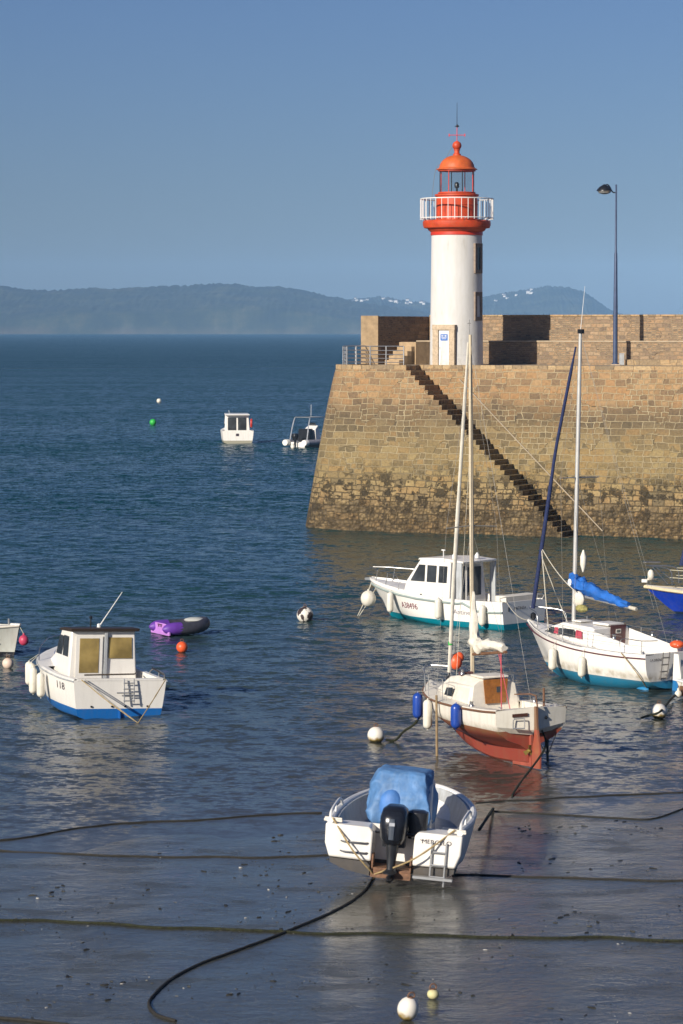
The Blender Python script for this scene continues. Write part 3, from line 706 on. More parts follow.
gr = P1('gallery_railing', lambda b: [b.tube([(2.05 * math.cos(2 * math.pi * i / 48), 2.05 * math.sin(2 * math.pi * i / 48), z) for i in range(49)], r, 6, cap=False) for z, r in ((lz(199.8), .035), (lz(218.8), .028))], 'whitep', lh)
for i in range(34):
    a = 2 * math.pi * i / 34
    P1('baluster', lambda b: b.tube([(2.05 * math.cos(a), 2.05 * math.sin(a), lz(199.8)), (2.05 * math.cos(a), 2.05 * math.sin(a), lz(220.4))], .022, 5), 'whitep', gr)
for i in range(8):
    a = 2 * math.pi * i / 8 + .2
    P1('bracket', lambda b: b.tube([(1.8 * math.cos(a), 1.8 * math.sin(a), lz(221.3)), (2.06 * math.cos(a), 2.06 * math.sin(a), lz(219))], .03, 5), 'whitep', gr)
def facing(az, r):
    """matrix: local x right, y outwards, z up, on the tower at azimuth az (0 = towards the camera, + right)"""
    return Matrix.Translation((math.sin(az) * r, -math.cos(az) * r, 0)) @ Matrix.Rotation(az + math.pi, 4, 'Z')
fm = facing(R(-30), 1.40)
def fx(fn, mtx_):
    b = MB(); fn(b); b.xf(mtx_); return b
ds = thing  # noqa
o = fx(lambda b: ([b.box((sx * .52, .02, 1.0 - .0), (.36, .34, 2.0)) for sx in (-1, 1)], b.box((0, .02, 2.145), (1.44, .36, .29))), fm).build('door_surround', 'granite', lh, smooth=False, bevel=.015)
door = fx(lambda b: b.box((0, .03, 1.0), (.68, .12, 1.99)), fm).build('door', 'whitep', lh, smooth=False, bevel=.01)
sgn = fx(lambda b: b.box((0, .10, 1.58), (.46, .02, .36)), fm).build('sign', 'signb', door, smooth=False)
fx(lambda b: (b.box((-.1, .112, 1.66), (.12, .008, .06)), b.box((.1, .112, 1.66), (.14, .008, .05)), b.box((0, .112, 1.57), (.34, .008, .025)), b.box((0, .112, 1.5), (.3, .008, .025))), fm).build('sign_text', 'whitep', sgn, smooth=False)
fx(lambda b: b.box((.26, .11, .98), (.03, .05, .16)), fm).build('handle', 'alu', door)
for y0, y1 in ((244.2, 273.9), (292.2, 320.8)):
    wm_ = facing(R(54), 1.36); zc, h = (lz(y0) + lz(y1)) / 2, lz(y0) - lz(y1)
    wf = fx(lambda b: ([b.box((sx * .27, .03, zc), (.2, .26, h)) for sx in (-1, 1)], [b.box((0, .03, zc + sz_ * (h / 2 - .11)), (.34, .26, .22)) for sz_ in (-1, 1)]), wm_).build('window', 'granited', lh, smooth=False, bevel=.01)
    fx(lambda b: b.box((0, .04, zc), (.34, .12, h - .44)), wm_).build('pane', 'glassd', wf, smooth=False)

# lamp post on the quay
LP = at(615.2, 365.2, PT)
M['lampp'] = pm('blue_grey_post', (.045, .07, .14), .45, var=.2)
lp = thing('street_lamp', 'tall slender blue grey street lamp with one hooded head on the quay', 'street lamp', LP)
kl = LP.y / F
P1('pole', lambda b: b.lathe([(.20, 0), (.20, .12), (.14, .14), (.13, 2.5), (.085, 6.3), (.06, 6.4), (.05, 10.2)], 14), 'lampp', lp)
P1('base_plate', lambda b: b.box((0, 0, .03), (.5, .5, .06)), 'granite', lp, smooth=False)
P1('arm', lambda b: b.tube(cr([(0, 0, 9.75), (-.2, 0, 9.78), (-.35, 0, 10.05), (-.5, 0, 10.2), (-.66, 0, 10.12)]), .035, 7), 'black', lp)
ln = P1('lamp_head', lambda b: b.lathe([(.03, 10.22), (.10, 10.18), (.30, 10.06), (.44, 9.9), (.45, 9.84)][::-1], 20, c=(-.66, 0, 0)), 'black', lp)
P1('lamp_lens', lambda b: b.lathe([(.40, 9.86), (.32, 9.72), (.12, 9.66)], 18, c=(-.66, 0, 0)), 'alu', ln)
cb = thing('electrical_cabinet', 'small grey cabinet at the foot of the quay street lamp', 'cabinet', LP + Vector((.36, -.05, 0)))
P1('case', lambda b: (b.box((0, 0, .32), (.26, .24, .6)), b.box((0, 0, .65), (.3, .28, .05))), 'greydeck', cb, smooth=False, bevel=.01)

# ================================================================== BOATS
W_ = (.82, .79, .73)
def boat(name, label, px, py, ang, z=0.0, heel=0.0, trim=0.0, cat='boat'):
    return thing(name, label, cat, at(px, py, z), R(ang), R(heel), R(trim))
def std_deck(inw, zf, cam=.05):
    return lambda x, b, z: [(b, z), (b * .93, z + .015), (b * .6, z + cam * .7), (0, z + cam)]
def well_deck(side, zf):
    return lambda x, b, z: [(b, z), (b - .03, z + .03), (max(b - side, .02), z + .03), (max(b - side - .04, .01), zf), (0, zf)]
def cleat(b, x, y, z): b.tube([(x - .09, y, z + .05), (x + .09, y, z + .05)], .015, 5); b.tube([(x, y, z), (x, y, z + .05)], .015, 5)

# --- white cabin boat with blue bottom, left
t = boat('cabin_boat', 'white cabin fishing boat with bright blue bottom and dark brown roof, left', 119, 717, 112.5, 0, 2.2, -.8); t.scale = (1, 1.14, 1)
hb = Hull([(0, 1.24, 1.08, -.32, 0, 0), (1.5, 1.30, 1.06, -.34, 0, 0), (3.2, 1.27, 1.12, -.34, .2, .0), (4.6, .98, 1.22, -.28, .7, .15), (5.5, .50, 1.32, -.15, 1, .45), (5.95, .04, 1.40, .05, 1, .75)], CHINE)
hm1 = hull_mat('white_hull_blue_bottom', [(-2, (.01, .13, .42)), (.24, W_)], stain=.12)
hull = hb.mesh().build('hull', hm1, t)
P1('deck', lambda b: (hb.deck(3.0, 5.93, std_deck(0, 0), b=b), hb.deck(0.0, 3.0, well_deck(.16, .42), b=b), b.add([(.14, 1.09, 1.1), (.14, -1.09, 1.1), (.14, -1.05, .42), (.14, 1.05, .42)], [(0, 1, 2, 3)]), b.box((.06, 0, 1.09), (.14, 2.30, .06))), 'gel', t)
P1('rub_rail', lambda b: [b.tube(hb.rail(s, dz=-.04), .022, 6) for s in (-1, 1)], 'greydeck', t)
def chw(z): return .93 - .05 * (z - .9)
cab = P1('cabin', lambda b: b.prism([(1.65, .42, .95), (1.70, 2.34, .86), (2.75, 2.28, .84), (3.35, 1.5, .84), (4.3, 1.25, .70), (4.3, 1.1, .70), (3.0, .9, .93)]), 'gel', t, bevel=.04)
P1('roof', lambda b: b.prism([(1.55, 2.33, .93), (1.52, 2.42, .94), (2.2, 2.40, .92), (2.85, 2.31, .88), (2.88, 2.25, .88)]), pm('dark_brown_roof', (.035, .022, .016), .55), t, bevel=.02)
P1('window', lambda b: b.slab([(1.676 + .026 * (z - 1.2) - .02, y, z) for y, z in ((-.14, 1.52), (-.78, 1.52), (-.76, 2.14), (-.14, 2.14))], (-1, 0, 0), .015), 'glassb', cab, smooth=False)
d_ = P1('cabin_door', lambda b: b.slab([(1.64, y, z) for y, z in ((.04, .5), (.76, .5), (.76, 2.2), (.04, 2.2))], (-1, 0, 0), .025), 'gel', cab, smooth=False)
P1('window', lambda b: b.slab([(1.612, y, z) for y, z in ((.14, 1.1), (.66, 1.1), (.66, 2.12), (.14, 2.12))], (-1, 0, 0), .012), 'glassb', d_, smooth=False)
P1('door_post', lambda b: b.box((1.63, -.05, 1.36), (.06, .07, 1.85)), 'greydeck', cab, smooth=False)
for s in (1, -1):
    P1('window', lambda b: wing(b, 1.85, 2.35, 1.55, 2.15, chw, s, slant0=.03), 'glassd', cab, smooth=False)
    P1('window', lambda b: wing(b, 2.42, 3.0, 1.55, 2.12, chw, s, slant0=.0, slant1=-.22), 'glassd', cab, smooth=False)
P1('handrail', lambda b: (b.tube([(.75, .75, 1.14), (.75, -.6, 1.16)], .025, 6), b.tube([(.75, -.6, 1.16), (1.6, -.9, 1.1)], .02, 6)), pm('dark_rail', (.09, .07, .05), .5), t)
P1('stern_rail', lambda b: (b.tube(cr([(.1, -1.2, 1.1), (.1, -1.2, 1.24), (1.2, -1.26, 1.25), (1.6, -1.26, 1.1)]), .02, 6), b.tube([(.6, -1.22, 1.1), (.6, -1.22, 1.25)], .018, 5)), 'steel', t)
P1('stern_rail', lambda b: (b.tube([(.05, -1.2, 1.22), (1.3, -1.25, 1.27)], .03, 6)), 'rubber', t)
P1('bow_rail', lambda b: [b.tube(cr([(4.0, s * 1.1, 1.2), (4.3, s * 1.0, 1.55), (5.4, s * .48, 1.72), (5.85, 0, 1.76)]), .016, 6) for s in (1, -1)], 'steel', t)
lad = P1('ladder', lambda b: ([b.tube([(-.09, y, 1.12), (-.16, y, .42)], .018, 6) for y in (-.08, -.34)], [b.tube([(-.10 - .02 * i, -.06, 1.0 - .17 * i), (-.10 - .02 * i, -.36, 1.0 - .17 * i)], .018, 6) for i in range(4)], b.tube([(-.13, .12, .72), (-.13, -.36, .72)], .022, 6)), 'alu', t)
P1('drain', lambda b: [b.lathe([(.03, 0), (.03, .03)], 8, c=(.0, y, .31), rot=Matrix.Rotation(-math.pi / 2, 3, 'Y')) for y in (.75, .2, -.15, -.75)], 'black', t)
P1('rudder', lambda b: b.prism([(-.22, -.5, .015), (.12, -.5, .015), (.12, .18, .015), (-.06, .18, .015)]), pm('blue_antifouling', (.01, .1, .34), .5), t)
P1('whip_aerial', lambda b: (b.tube([(2.0, .05, 2.42), (1.55, -.42, 3.5)], [.016, .008], 6), b.lathe([(.05, 0), (.05, .12), (.02, .14)], 8, c=(2.0, .05, 2.38))), 'whitep', t)
P1('mast_light', lambda b: (b.tube([(2.2, .22, 2.36), (2.2, .22, 2.66)], .02, 5), b.ball((2.2, .22, 2.68), .05, 8)), 'black', t)
P1('tarpaulin', lambda b: b.prism([(4.2, 1.2, .6), (4.25, 1.5, .5), (4.9, 1.45, .4), (5.2, 1.28, .4)]), pm('grey_blue_cover', (.13, .16, .26), .8, bump=.5, bs=8), t, bevel=.06)
sx_ = lambda u, v: (3.5 - u, hb.y_at(3.5 - u, .80 + v) + .006, .80 + v)
lettering('118', .3, lambda u, v: (1.55 - u * 1.7, hb.y_at(1.55 - u * 1.7, .70 + v) + .010, .70 + v), t)
cabin_boat = t
g = 'white fenders on the blue bottomed cabin boat'
for i, (x, l, r, dz, lab) in enumerate(((4.95, .78, .12, .30, 'outermost long white fender hanging off the bow of the blue bottomed cabin boat'), (4.6, .72, .115, .36, 'second white fender tucked beside the outermost at the cabin boat bow'), (3.35, .86, .12, .24, 'white fender alone below the grey cover on the blue bottomed cabin boat'), (2.35, .8, .12, .26, 'white fender beside the number 118 on the cabin boat'))):
    y = max(hb.b(x), hb.y_at(x, dz + .4)) + r + (.14 if i == 0 else .03)
    fender(t, (x, y, dz), l, r, (x, hb.b(x) + .02, hb.zs(x) + .02), lab, grp=g)

# --- sailing yacht aground in the middle
t = boat('sailing_yacht', 'cream sailing yacht with red bottom standing aground on wooden legs', 531, 768, 115, 0, -.6, 0)
KEELED = [(0, 0), (.055, .04), (.075, .26), (.28, .36), (.66, .46), (.90, .60), (.98, .76), (1, 1)]
hs = Hull([(0, 1.02, 1.52, .10, 0, -.05), (.8, 1.08, 1.47, .04, 0, 0), (2.2, 1.12, 1.44, .0, .0, 0), (3.6, 1.04, 1.45, .20, .25, 0), (4.7, .72, 1.50, .62, .7, .1), (5.4, .33, 1.56, .95, 1, .3), (5.75, .03, 1.62, 1.1, 1, .5)], KEELED)
m_ = hull_mat('cream_hull_red_bottom', [(-2, (.27, .052, .034)), (.97, (.80, .75, .66))], stain=.3, stain_z=.97)
hull = hs.mesh().build('hull', m_, t)
rake = P1('transom', lambda b: b.add([(-.02, 1.02, 1.52), (-.22, 0, 1.60), (-.02, -1.02, 1.52), (-.02, 1.0, 1.12), (-.20, 0, 1.00), (-.02, -1.0, 1.12), (-.01, .62, .94), (-.05, 0, .86), (-.01, -.62, .94)], [(0, 1, 4, 3), (1, 2, 5, 4), (3, 4, 7, 6), (4, 5, 8, 7)]), pm('cream_transom', (.74, .70, .60), .35, var=.06, dirt=.4, dcol=(.4, .34, .24)), t, ang=10)
P1('deck', lambda b: (hs.deck(2.0, 5.73, std_deck(0, 0, .06), b=b), hs.deck(0, 2.0, well_deck(.34, 1.12), b=b), b.add([(-.02, 1.02, 1.52), (-.22, 0, 1.60), (-.02, -1.02, 1.52), (.25, -1.0, 1.53), (.25, 1.0, 1.53)], [(0, 1, 2, 3, 4)]), b.box((.25, 0, 1.32), (.05, 1.3, .42))), 'deckw', t)
P1('rub_rail', lambda b: [b.tube(hs.rail(s, dz=-.02), .03, 6) for s in (-1, 1)], 'brownw', t)
def shw(z): return .74 - .22 * (z - 1.5)
cab = P1('coachroof', lambda b: b.prism([(1.95, 1.2, .78), (1.98, 1.95, .66), (2.02, 2.10, .40), (3.0, 2.12, .40), (3.9, 1.98, .34), (4.7, 1.62, .26), (4.72, 1.5, .3), (3.4, 1.45, .74)]), 'deckw', t, bevel=.05)
P1('coachroof_side', lambda b: b.prism([(1.96, 1.42, .80), (2.0, 1.93, .67), (3.7, 1.86, .58), (4.55, 1.55, .38), (4.5, 1.42, .42)]), 'deckw', t, bevel=.06)
for s in (1, -1): P1('window', lambda b: b.slab([(x, s * (.80 - .255 * (z - 1.42) - .085 * (x - 2) + .035), z) for x, z in ((3.05, 1.56), (3.55, 1.54), (3.5, 1.74), (3.1, 1.78))], (0, s, .25), .012), 'glassd', cab, smooth=False)
hatch = P1('companionway_board', lambda b: b.slab([(1.93, y, z) for y, z in ((.30, 1.46), (-.30, 1.46), (-.36, 2.09), (.36, 2.09))], (-1, 0, 0), .03), 'wood', cab, smooth=False)
P1('porthole', lambda b: b.box((1.895, -.08, 1.82), (.02, .12, .15)), 'glassd', hatch, smooth=False)
P1('sliding_hatch', lambda b: b.box((2.25, 0, 2.15), (.7, .78, .06)), 'deckw', cab, bevel=.02)
P1('rudder', lambda b: b.prism([(-.30, .02, .022), (-.50, .04, .022), (-.52, .5, .022), (-.36, 1.15, .025), (-.34, 1.62, .03), (-.24, 1.62, .03), (-.22, .9, .025), (-.08, .35, .022), (-.08, .02, .022)]), hull_mat('rudder_paint', [(-2, (.34, .085, .05)), (1.02, (.20, .10, .05))], stain=.4), t)
P1('tiller', lambda b: b.tube([(-.36, 0, 1.62), (-.28, 0, 1.9), (-.05, .03, 1.92), (.5, .2, 1.86)], [.022, .022, .02, .016], 7), 'brownw', t)
P1('skeg', lambda b: b.prism([(-.06, .04, .03), (.9, .0, .05), (.9, .95, .05), (-.06, .92, .03)]), pm('worn_red_paint', (.34, .08, .05), .6, var=.25, dirt=.4), t)
P1('propeller', lambda b: (b.lathe([(.03, 0), (.05, .06), (.02, .14)], 10, c=(.0, .09, .46), rot=Matrix.Rotation(-math.pi / 2, 3, 'Y')), [b.slab([(-.05, .09 + .03 * math.cos(a) - .05 * math.sin(a), .46 + .03 * math.sin(a) + .05 * math.cos(a)), (-.05, .09 + .15 * math.cos(a) - .06 * math.sin(a), .46 + .15 * math.sin(a) + .06 * math.cos(a)), (-.09, .09 + .15 * math.cos(a) + .05 * math.sin(a), .46 + .15 * math.sin(a) - .05 * math.cos(a)), (-.08, .09 + .03 * math.cos(a) + .03 * math.sin(a), .46 + .03 * math.sin(a) - .03 * math.cos(a))], (-1, 0, 0), .012) for a in (R(95), R(215), R(335))]), 'brass', t, smooth=False)
P1('name_board', lambda b: b.slab([(-.035 - .215 * (1 - y), y - .02, z) for y, z in ((.62, 1.36), (.22, 1.38), (.22, 1.46), (.62, 1.44))], (-1, .2, 0), .02), pm('name_board_wood', (.06, .022, .012), .5), t, smooth=False)
P1('boarding_step', lambda b: (b.tube(cr([(-.16, .60, 1.06), (-.18, .60, 1.30), (-.2, .56, 1.32), (-.26, .36, 1.33), (-.27, .33, 1.30), (-.27, .33, 1.06)], 4), .015, 6), b.tube([(-.16, .60, 1.08), (-.27, .33, 1.08)], .018, 6)), 'alu', t)
P1('exhaust', lambda b: b.ball((-.16, -.36, 1.30), .045, 10), 'black', t)
P1('sampson_post', lambda b: b.tube([(.3, -.55, 1.5), (.3, -.55, 2.0)], .03, 7), 'brownw', t)
for (x, y, zt) in ((3.0, 1.19, 1.62), (1.15, -1.12, 1.5)):
    P1('leg', lambda b: (b.tube([(x, y, zt), (x, y, -.08)], .034, 8), b.lathe([(.10, -.08), (.12, -.04), (.10, 0)], 10, c=(x, y, 0))), M.setdefault('legwood', pm('weathered_leg', (.27, .19, .10), .7, var=.3, vs=9)) if y > 0 else 'rubber', t)
P1('leg_stay', lambda b: [b.tube([(1.15, -1.12, .1), (x2, -.95, 1.0)], .012, 5) for x2 in (.2, 2.2)], 'ropek', t)
P1('pulpit', lambda b: ([b.tube(cr([(4.7, s * .66, 1.5), (4.75, s * .66, 2.0), (5.3, s * .4, 2.06), (5.7, 0, 2.08)]), .014, 6) for s in (1, -1)], [b.tube([(5.3, s * .38, 1.56), (5.3, s * .4, 2.06)], .012, 5) for s in (1, -1)]), 'steel', t)
for x, y in ((4.0, .92), (2.9, 1.06), (4.0, -.92), (2.9, -1.06)):
    P1('stanchion', lambda b: b.tube([(x, y, 1.45), (x, y, 2.05)], .012, 5), 'steel', t)
P1('guard_wire', lambda b: [b.tube([(2.9, s * 1.06, z), (4.0, s * .92, z), (4.75, s * .66, z)], .006, 4) for s in (1, -1) for z in (1.75, 2.04)], 'wire', t)
mz = 11.1
mast = P1('mast', lambda b: b.lathe([(.060, 1.95), (.060, 8.5), (.042, mz)], 10, c=(3.22, 0, 0)), pm('cream_mast', (.62, .52, .36), .4, var=.12, vs=3), t)
P1('masthead_aerial', lambda b: (b.tube([(3.22, .02, mz), (3.22, .02, mz + .4)], .008, 5), b.tube([(3.14, .02, mz + .3), (3.32, .02, mz + .3)], .008, 4)), 'wire', mast)
P1('spreader', lambda b: b.tube([(3.22, -.75, 6.0), (3.22, 0, 6.05), (3.22, .75, 6.0)], .018, 6), 'wire', mast)
P1('furled_jib', lambda b: b.tube(cr([(5.35, 0, 2.0), (4.95, 0, 4.1), (4.3, 0, 6.9), (3.34, 0, 10.9)], 8), [.055] * 8 + [.06] * 8 + [.05] * 6 + [.035] * 3, 9), 'sail', t)
P1('furling_drum', lambda b: b.lathe([(.03, 1.62), (.08, 1.72), (.085, 1.85), (.04, 1.9), (.03, 2.02)], 10, c=(5.38, 0, 0)), 'black', t)
P1('green_patch', lambda b: b.lathe([(.063, 0), (.063, .1)], 9, c=(5.215, 0, 2.74)), 'green', t)
boom = P1('boom', lambda b: b.tube([(3.18, 0, 2.62), (1.35, -.02, 2.86)], .04, 8), 'brownw', t)
def lumpy(path, rad, seed, seg=12, amp=.3):
    b = MB(); rings = []; path = cr(path, 5); n = len(path)
    for i, p in enumerate(path):
        tdir = (path[min(i + 1, n - 1)] - path[max(i - 1, 0)]).normalized()
        e = tdir.cross(Vector((0, 1, 0)) if abs(tdir.y) < .9 else Vector((1, 0, 0))).normalized(); g_ = tdir.cross(e)
        rr = float(np.interp(i / (n - 1), np.linspace(0, 1, len(rad)), rad))
        ring = []
        for j in range(seg):
            a = 2 * math.pi * j / seg
            q = noise.noise(Vector((math.cos(a) * 1.3 + seed, math.sin(a) * 1.3, i * .55)))
            ring.append(p + (e * math.cos(a) + g_ * math.sin(a)) * rr * (1 + amp * q))
        rings.append(ring)
    b.loft(rings, True, True, True); return b
lumpy([(3.14, 0, 4.3), (3.12, 0, 3.5), (3.08, 0, 3.0), (2.8, 0, 2.86), (2.4, .01, 2.95), (1.9, 0, 2.98), (1.45, -.02, 2.95)], [.03, .10, .17, .17, .15, .13, .10], 3.1, 14, .5).build('furled_mainsail', 'sail', t)
for a_, c_ in (((3.2, 0, 10.9), (-.05, 0, 1.62)),):
    P1('backstay', lambda b: b.tube([a_, c_], .0045, 4), 'wire', t)
for s in (1, -1):
    P1('shroud', lambda b: b.tube([(3.22, 0, 10.5), (3.22, s * .75, 6.0), (3.35, s * 1.02, 1.5)], .0045, 4), 'wire', t)
    P1('shroud', lambda b: b.tube([(3.22, 0, 6.0), (2.7, s * 1.05, 1.5)], .0045, 4), 'wire', t)
P1('mainsheet', lambda b: (b.tube([(1.6, 0, 2.84), (1.5, .05, 1.35)], .016, 5), b.tube([(1.75, 0, 2.83), (1.3, -.1, 1.35)], .012, 5)), pm('red_rope', (.5, .08, .1), .8), t)
P1('halyard', lambda b: (b.tube([(3.14, .06, 10.6), (3.14, .1, 2.1)], .008, 4), b.tube([(3.28, -.07, 9), (4.0, .1, 1.7)], .006, 4)), 'ropew', t)
P1('rope_coil', lambda b: [b.tube([(3.1 + .12 * math.cos(a + k), .25 + .16 * math.sin(a * 1.3 + k), 2.13 + .05 * math.sin(3 * a)) for a in (i * .5 for i in range(14))], .016, 5) for k in range(3)], pm('dark_red_rope', (.10, .04, .04), .8), t)
yacht, hs_y = t, hs
for o in list(t.children):
    if o.name.split('.')[0] in ('furled_jib', 'furling_drum', 'green_patch'): remap(o, lambda c: Vector((3.32 + (c.x - 3.32) * .62, c.y, c.z)))
for x, y, z in ((1.5, .93, 1.48), (1.5, -.93, 1.48), (3.0, .42, 2.13)):
    P1('winch', lambda b: b.lathe([(.065, 0), (.06, .04), (.045, .06), (.05, .12), (.06, .13)], 12, c=(x, y, z)), 'steel', t)
for x, y, z in ((.15, .8, 1.54), (.15, -.8, 1.54), (5.2, .2, 1.6)):
    P1('cleat', lambda b: cleat(b, x, y, z), 'alu', t)
fender(t, (4.55, .98, .78), .75, .135, (4.6, .72, 1.52), 'blue fender off the port bow of the red bottomed yacht, beside a white fender', 'fendb', 'blue fenders on the red bottomed yacht')
fender(t, (1.75, 1.26, .86), .72, .14, (1.7, 1.1, 1.5), 'blue fender hanging amidships over the red bottom of the cream yacht', 'fendb', 'blue fenders on the red bottomed yacht')
fender(t, (3.6, 1.16, .62), .85, .12, (3.6, 1.04, 1.46), 'long white fender hanging beside the wooden leg of the cream yacht')
fender(t, (.75, -1.14, .95), .5, .10, (.75, -1.02, 1.5), 'black fender on the shaded far quarter of the red bottomed yacht', 'navy')
fl = thing('float', 'orange ball float hanging at the foot of the cream yacht furled jib', 'float', mtx(t) @ Vector((4.6, -.2, 2.1)))
P1('body', lambda b: (b.ball((0, 0, .17), (.19, .19, .22), 14), b.ball((.1, .05, .28), (.14, .14, .15), 12)), 'orange', fl)
P1('line', lambda b: b.tube([(0, 0, .4), (-.02, .0, .9)], .008, 4), 'ropew', fl)

# --- white sloop with blue boom cover, right
t = boat('sloop', 'white sloop with light blue bottom and blue boom cover, right', 670, 690, 129, 0, .5, -1.0); t.scale = (1.05, 1, 1)
hr_ = Hull([(0, 1.12, 1.14, .05, 0, 0), (1.2, 1.20, 1.10, -.2, 0, 0), (2.9, 1.22, 1.14, -.3, .05, 0), (4.3, 1.0, 1.26, -.22, .4, 0), (5.4, .56, 1.40, .05, .9, .25), (6.0, .20, 1.50, .35, 1, .5), (6.3, .025, 1.56, .6, 1, .7)], ROUND)
m_ = hull_mat('white_hull_teal_bottom', [(-2, (.02, .20, .34)), (.30, W_)], stain=.16, stain_z=.42)
hull = hr_.mesh().build('hull', m_, t)
P1('deck', lambda b: (hr_.deck(2.6, 6.28, std_deck(0, 0, .07), b=b), hr_.deck(0, 2.6, well_deck(.40, .72), b=b), b.box((.07, 0, 1.02), (.10, 1.6, .3))), 'gel', t)
P1('rub_rail', lambda b: [b.tube(hr_.rail(s, dz=-.10), .022, 6) for s in (-1, 1)], pm('maroon_stripe', (.10, .02, .03), .4), t)
P1('toe_rail', lambda b: [b.tube(hr_.rail(s, .1, 6.2, out=-.04, dz=.03), .016, 5) for s in (-1, 1)], 'alu', t)
CX = lambda x: 2.55 + (x - 1.6) * .76
cab = P1('coachroof', lambda b: b.prism([(1.75, .9, .78), (1.70, 1.72, .70), (3.6, 1.76, .66), (4.5, 1.55, .5), (5.2, 1.36, .30), (5.2, 1.25, .34), (3.5, 1.1, .80)]), 'gel', t, bevel=.05)
hwf2 = lambda x, z: (.80 - .12 * (z - 1.1) - max(0, x - 3.2) * .16)
for s in (1, -1):
    P1('window', lambda b: b.slab([(x, s * (hwf2(x, z) + .03), z) for x, z in ((2.65, 1.36), (3.7, 1.38), (3.7, 1.58), (2.7, 1.60))], (0, s, 0), .012), 'glassd', cab, smooth=False)
    P1('window', lambda b: b.slab([(x, s * (hwf2(x, z) + .035), z) for x, z in ((4.1, 1.38), (4.75, 1.38), (4.3, 1.56), (4.05, 1.57))], (0, s, 0), .012), 'glassd', cab, smooth=False)
    P1('window_trim', lambda b: (b.slab([(x, s * (hwf2(x, z) + .032), z) for x, z in ((2.22, 1.34), (2.6, 1.35), (2.6, 1.60), (2.3, 1.58))], (0, s, 0), .012), b.slab([(x, s * (hwf2(x, z) + .034), z) for x, z in ((3.75, 1.38), (4.05, 1.38), (4.0, 1.58), (3.75, 1.58))], (0, s, 0), .012)), pm('faded_red_panel', (.42, .06, .09), .5), cab, smooth=False)
aft = P1('cabin_bulkhead', lambda b: b.prism([(1.62, .72, .88), (1.60, 1.70, .76), (1.78, 1.72, .74), (1.80, .72, .88)]), 'gel', cab, bevel=.02)
dr = P1('companionway_door', lambda b: b.slab([(1.588, y, z) for y, z in ((.02, .80), (-.58, .80), (-.62, 1.78), (.05, 1.78))], (-1, 0, 0), .03), pm('maroon_board', (.085, .022, .022), .4, var=.3), cab, smooth=False)
P1('porthole', lambda b: (b.box((1.55, -.28, 1.58), (.01, .22, .14), mi=1), b.box((1.542, -.28, 1.58), (.012, .15, .08))), ['glassd', 'deckw'], dr, smooth=False)
P1('instrument', lambda b: (b.lathe([(.10, 0), (.10, .03)], 14, c=(1.585, .42, 1.42), rot=Matrix.Rotation(-math.pi / 2, 3, 'Y')), b.box((1.57, .62, 1.40), (.03, .16, .05))), 'black', cab)
P1('hatch', lambda b: (b.box((2.1, -.25, 1.79), (.9, .7, .07)), b.box((3.3, 0, 1.80), (.5, .5, .05))), 'gel', cab, bevel=.015)
remap(cab, lambda c: Vector((CX(c.x), c.y, c.z)))
for s in (1, -1):
    P1('coaming', lambda b: b.add([(x, s * (.80 + w), z) for x, z, w in [(.3, 1.1, 0), (.35, 1.24, 0), (2.58, 1.66, 0), (2.6, 1.1, 0), (.3, 1.1, .12), (.35, 1.22, .08), (2.58, 1.60, .06), (2.6, 1.1, .12)]], [(0, 1, 2, 3), (7, 6, 5, 4), (0, 4, 5, 1), (1, 5, 6, 2), (2, 6, 7, 3), (3, 7, 4, 0)]), 'gel', t, bevel=.02)
P1('rudder', lambda b: b.prism([(-.42, -.5, .02), (-.5, -.2, .025), (-.46, .5, .03), (-.34, 1.16, .035), (-.16, 1.16, .035), (-.12, .1, .025), (-.02, -.5, .02)]), hull_mat('rudder_white_blue', [(-2, (.015, .16, .40)), (.32, W_)], stain=.3), t)
P1('keel', lambda b: b.prism([(2.4, -.8, .05), (3.7, -.8, .05), (3.9, -.15, .09), (2.3, -.15, .09)]), pm('teal_antifouling', (.02, .17, .26), .6), t)
P1('saildrive', lambda b: b.ball((.55, .62, .02), (.25, .12, .10), 10), pm('blue_skeg', (.02, .2, .42), .5), t)
P1('ladder', lambda b: ([b.tube([(-.16, y, 1.22), (-.06, y, .35)], .016, 6) for y in (.22, .5)], [b.tube([(-.14 + .035 * i, .2, 1.05 - .22 * i), (-.14 + .035 * i, .52, 1.05 - .22 * i)], .022, 6) for i in range(4)]), pm('dark_ladder', (.12, .11, .10), .5), t)
P1('pushpit', lambda b: ([b.tube(cr([(1.0, s * 1.15, 1.12), (1.0, s * 1.15, 1.55), (.2, s * 1.08, 1.58), (.0, s * .6, 1.58)], 4), .015, 6) for s in (1, -1)], [b.tube([(.2, s * 1.08, 1.12), (.2, s * 1.08, 1.58)], .013, 5) for s in (1, -1)]), 'steel', t)
P1('pulpit', lambda b: [b.tube(cr([(5.2, s * .62, 1.4), (5.25, s * .62, 1.92), (5.9, s * .3, 2.02), (6.25, 0, 2.04)], 4), .015, 6) for s in (1, -1)], 'steel', t)
for x in (2.4, 3.6, 4.5):
    for s in (1, -1):
        P1('stanchion', lambda b: b.tube([(x, s * (hr_.b(x) - .06), hr_.zs(x)), (x, s * (hr_.b(x) - .06), hr_.zs(x) + .55)], .012, 5), 'steel', t)
P1('guard_wire', lambda b: [b.tube([(x, s * (hr_.b(x) - .06), hr_.zs(x) + h) for x in (1.0, 2.4, 3.6, 4.5, 5.25)], .006, 4) for s in (1, -1) for h in (.3, .54)], 'wire', t)
lettering('LA SIRENE', .12, lambda u, v: (-.012, .92 - u, .94 + v), t)
mast = P1('mast', lambda b: b.lathe([(.068, 1.75), (.068, 9.0), (.052, 11.05)], 10, c=(3.75, 0, 0)), pm('silver_mast', (.58, .57, .54), .35, .3, var=.08), t)
P1('masthead_fitting', lambda b: b.box((3.73, 0, 11.1), (.2, .1, .14)), 'black', mast)
